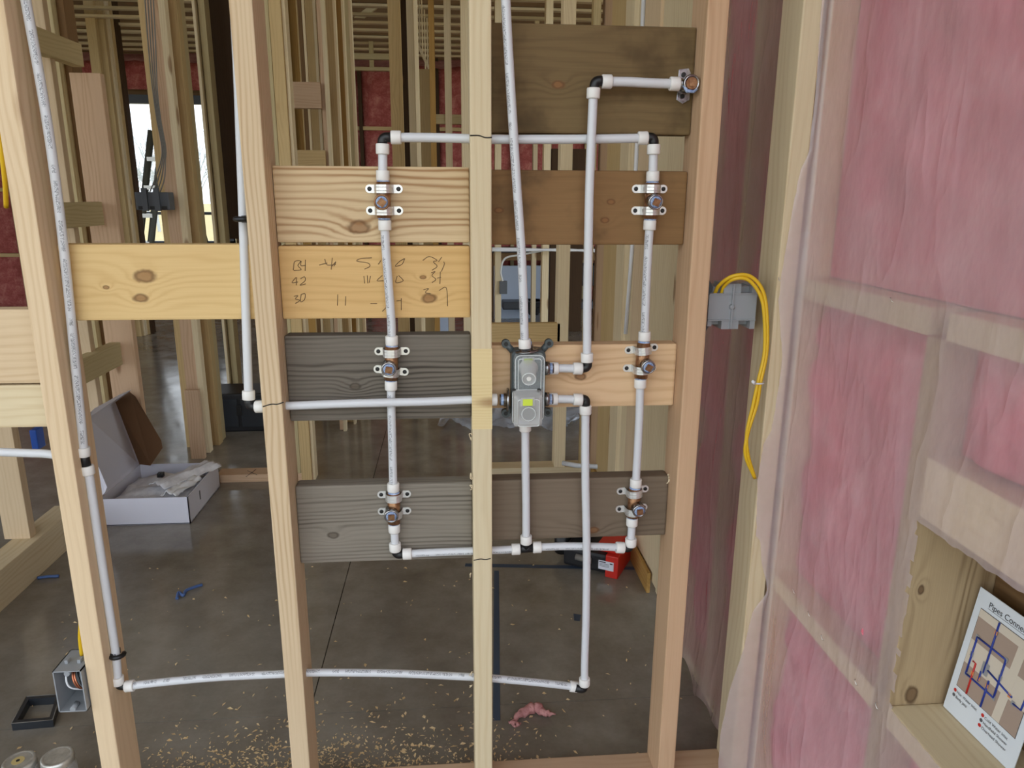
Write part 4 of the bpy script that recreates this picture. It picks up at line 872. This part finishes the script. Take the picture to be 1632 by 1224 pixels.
# wood shavings: uncountable
mb = MB(); rs = random.Random(3)
def flake(x, y, s):
    a = rs.uniform(0, 6.28); c_, s__ = math.cos(a), math.sin(a); l, w2, z = s*rs.uniform(.6, 1.6), s*rs.uniform(.25, .7), rs.uniform(.001, .004)
    P = [(-l, -w2, 0), (l*.3, -w2*1.2, z), (l, w2*.3, rs.uniform(0, .003)), (-l*.2, w2, z*.5)]
    mb.quad(*[Vector((x+px*c_-py*s__, y+px*s__+py*c_, .0012+pz)) for px, py, pz in P])
for _ in range(1700):
    x = rs.gauss(-.42, .20) if rs.random() < .7 else rs.uniform(-.8, .1); y = .10+abs(rs.gauss(0, .07)); flake(x, y, rs.uniform(.0015, .0042))
for _ in range(330):
    x = rs.uniform(-.78, .05) if rs.random() < .8 else rs.uniform(-1.2, .5); y = .10+abs(rs.gauss(0, .17)); flake(x, y, rs.uniform(.003, .007))
for _ in range(160): flake(rs.uniform(-1.3, .55), rs.uniform(.1, 1.2), rs.uniform(.002, .006))
o = mb.build('wood_shavings', M['shaving'], origin=(0, 0, 0)); o['kind'] = 'stuff'; o['label'] = 'pale wood shavings and sawdust scattered on the concrete along the sole plate'; o['category'] = 'shavings'
mb = MB(); rs = random.Random(5)
for (px, py) in ((751, 697), (752, 757), (751, 776), (752, 915), (751, 1072), (751, 1096), (1067, 757), (1066, 765)):
    c_ = at(px, py, .0); Q = [c_+Vector((rs.uniform(-.004, .002), rs.uniform(-.003, .001), rs.uniform(-.008, .008))) for _ in range(5)]
    mb.tube(catmull(Q, 4), .0009, 4)
o = mb.build('splinter', W('pale'), wf)
# sawdust crumbs on the lower grey block

# ================================================================== FAR THINGS
# step ladder in front of the window
Yl = 6.6; root = thing('step_ladder', (at(235, 380, Yl).x, Yl, 0), 'grey step ladder standing in front of the far window', 'ladder')
top = at(241, 208, Yl); f1, f2_ = at(190, 520, Yl), at(252, 520, Yl)
for (dx, dy, nm) in ((-.42, -.25, 'front_rail'), (-.02, -.25, 'front_rail'), (.12, .55, 'rear_rail'), (.40, .55, 'rear_rail')):
    tp = top+Vector((0 if dx < .1 else .10, 0, 0)); tp.x += (.0 if nm == 'front_rail' and dx < -.2 else .11); ft = Vector((tp.x-.32 if nm == 'front_rail' else tp.x+.18, Yl+dy, 0))
    MB().tube([tp, ft], .035, 4).build(nm, M['ladder'], root)
for k in range(1, 7):
    t_ = k/7; a = top.lerp(Vector((top.x-.32, Yl-.25, 0)), t_); MB().box((a.x, a.y-.04, a.z-.02), (a.x+.11, a.y+.04, a.z+.02)).build('step', M['alu'], root)
# dark grey gang box with cables on the left studs
a, b = at(214, 306, 2.30), at(271, 335, 2.30); root = thing('electrical_box', ((a.x+b.x)/2, 2.33, b.z), 'dark grey multi-gang electrical box on the far left studs before the window', 'electrical box')
MB().box((a.x, 2.30, b.z), (b.x, 2.37, a.z)).build('box_body', M['darkbox'], root, bevel=.004)
for k in range(2):
    xx = a.x+(b.x-a.x)*(.30+.36*k); MB().box((xx-.012, 2.288, b.z-.004), (xx+.012, 2.305, a.z+.018)).build('rib', M['darkbox'], root, bevel=.002)
for k in range(3): MB().box((a.x+.012+k*.052, 2.296, b.z+.004), (a.x+.036+k*.052, 2.302, b.z+.018)).build('knockout', M['black'], root)
for k, lab in enumerate(('leftmost', 'second', 'third', 'rightmost')):
    dx = k*5; cable([at(238+dx*1.1, 308, 2.32), at(247+dx, 285, 2.31), at(256+dx*.5, 258, 2.31), at(258+dx*.4, 235, 2.31), at(250+dx*.4, 190, 2.31), at(243+dx*.5, 140, 2.31), at(236+dx*.8, 70, 2.31), at(231+dx*.9, 0, 2.31), at(228+dx, -60, 2.31)], .0028, M['greycable'], '%s of the grey cables dropping into the dark gang box' % lab, group=None)
# blue box on the left wall
a, b = at(46, 686, 1.36), at(62, 717, 1.36); o = MB().box((a.x, 1.36, b.z), (b.x, 1.41, a.z)).build('electrical_box', M['blue'], None, bevel=.003); tag(o, 'blue plastic box on the stud at the far left', 'electrical box')
# rolling cart and casters far behind
root = thing('rolling_cart', (1.0, 6.4, 0), 'dark rolling cart with casters far behind the right bay', 'cart')
a = at(785, 393, 6.4); b = at(965, 384, 6.4)
MB().box((at(842, 480, 6.4).x, 6.3, at(850, 500, 6.4).z), (at(864, 480, 6.4).x, 6.6, at(850, 480, 6.4).z)).build('cart_corner', M['blackbag'], root, bevel=.01)
MB().box((at(800, 490, 6.5).x, 6.36, at(850, 500, 6.4).z+.05), (at(965, 480, 6.5).x, 6.56, at(850, 480, 6.4).z)).build('cart_deck', M['slate'], root, bevel=.01)
for (px, py) in ((860, 510), (955, 508)):
    p = at(px, py, 6.3); MB().lathe((p.x-.02, 6.3, .06), (1, .3, 0), [(0, .06), (.035, .06)], 18).build('caster_wheel', M['grey_rubber'], root); MB().box((p.x-.03, 6.28, .10), (p.x+.03, 6.34, .17)).build('caster_fork', M['black'], root)
a, b = at(800, 420, 6.9), at(880, 455, 6.9); o = MB().box((at(785, 440, 6.9).x, 6.62, .0), (at(885, 440, 6.9).x, 6.68, at(840, 420, 6.9).z)).build('drywall_stack', M['drywall'], None, bevel=.004); tag(o, 'pale blue-grey board stack far behind the right bay', 'boards')
root = thing('work_table', (at(870, 450, 6.75).x, 6.9, 0), 'long wooden work table far behind the right bay', 'table')
zt = at(870, 402, 6.75).z
MB().box((at(786, 400, 6.75).x, 6.75, zt-.09), (at(968, 400, 6.75).x, 7.2, zt)).build('table_apron', W('brown', 'X'), root, bevel=.003)
MB().box((at(786, 400, 6.75).x-.05, 6.7, zt), (at(968, 400, 6.75).x+.05, 7.24, zt+.03)).build('table_top', M['slate'], root, bevel=.003)
for px in (790, 962):
    for yy in (6.78, 7.1): xx = at(px, 400, 6.75).x; MB().box((xx-.03, yy, 0), (xx+.03, yy+.06, zt-.09)).build('leg', W('brown'), root)
o = MB().box((at(882, 420, 6.8).x, 6.8, at(900, 456, 6.8).z), (at(962, 420, 6.8).x, 7.1, at(900, 423, 6.8).z)).build('table_drawer', M['blackbag'], root, bevel=.01)
for k in range(2):
    cable([at(784, 396+k*3, 3.9), at(830, 397+k*2, 3.9), at(900, 399-k, 3.9), at(968, 398+k*4, 3.9)], .009, M['white'], '%s white pipe strung across the far studs behind the right bay' % ('upper' if k == 0 else 'lower'), 'pipe', 'pex_pipe')
a, b = at(677, 507, 5.0), at(715, 540, 5.0); o = MB().box((a.x, 5.0, 0), (b.x, 5.03, a.z+.02)).build('white_sheet', M['drywall'], None); tag(o, 'pale blue-white board leaning beyond the doorway', 'board')
a, b = at(796, 448, 3.98), at(808, 468, 3.98); o = MB().box((a.x, 3.96, b.z), (b.x, 4.0, a.z)).build('electrical_box', M['darkbox'], None, bevel=.003); tag(o, 'small dark box with white cable on the far stud right of the centre stud', 'electrical box')
cable([at(801, 448, 3.95), at(798, 432, 3.95), at(805, 412, 3.95), at(830, 406, 3.95), at(868, 399, 3.95)], .007, M['whitecable'], 'white cable curving down to the small dark box on the far stud')
# stub-outs on the right boards
o = MB().tube([at(897, 738, 1.9), at(920, 742, 1.85), at(960, 744, 1.8), at(997, 746, 1.6)], .0115, 12).build('pex_pipe', M['pexp']); tag(o, 'white pipe stub near the floor seen between the right blocks', 'pipe')
p = at(1000, 742, 1.50); o = MB().box((p.x-.02, 1.48, p.z-.018), (p.x+.03, 1.53, p.z+.018)).build('pipe_bracket', M['steelplate'], bevel=.002); tag(o, 'galvanised bracket at the end of the low pipe stub', 'bracket')
p = at(1046, 743, .95); o = MB().tube([p, p+Vector((.10, .0, .0))], .022, 18).build('drain_pipe', M['pvc']); tag(o, 'cream drain pipe end beside the right boards near the floor', 'pipe')
p0, p1 = at(1008, 391, 1.3), at(997, 532, 1.3); o = MB().tube([p0+Vector((0, 0, 1)), p0, p1], .0075, 10).build('conduit', M['white']); tag(o, 'thin white riser against the boards behind the right bay', 'pipe')
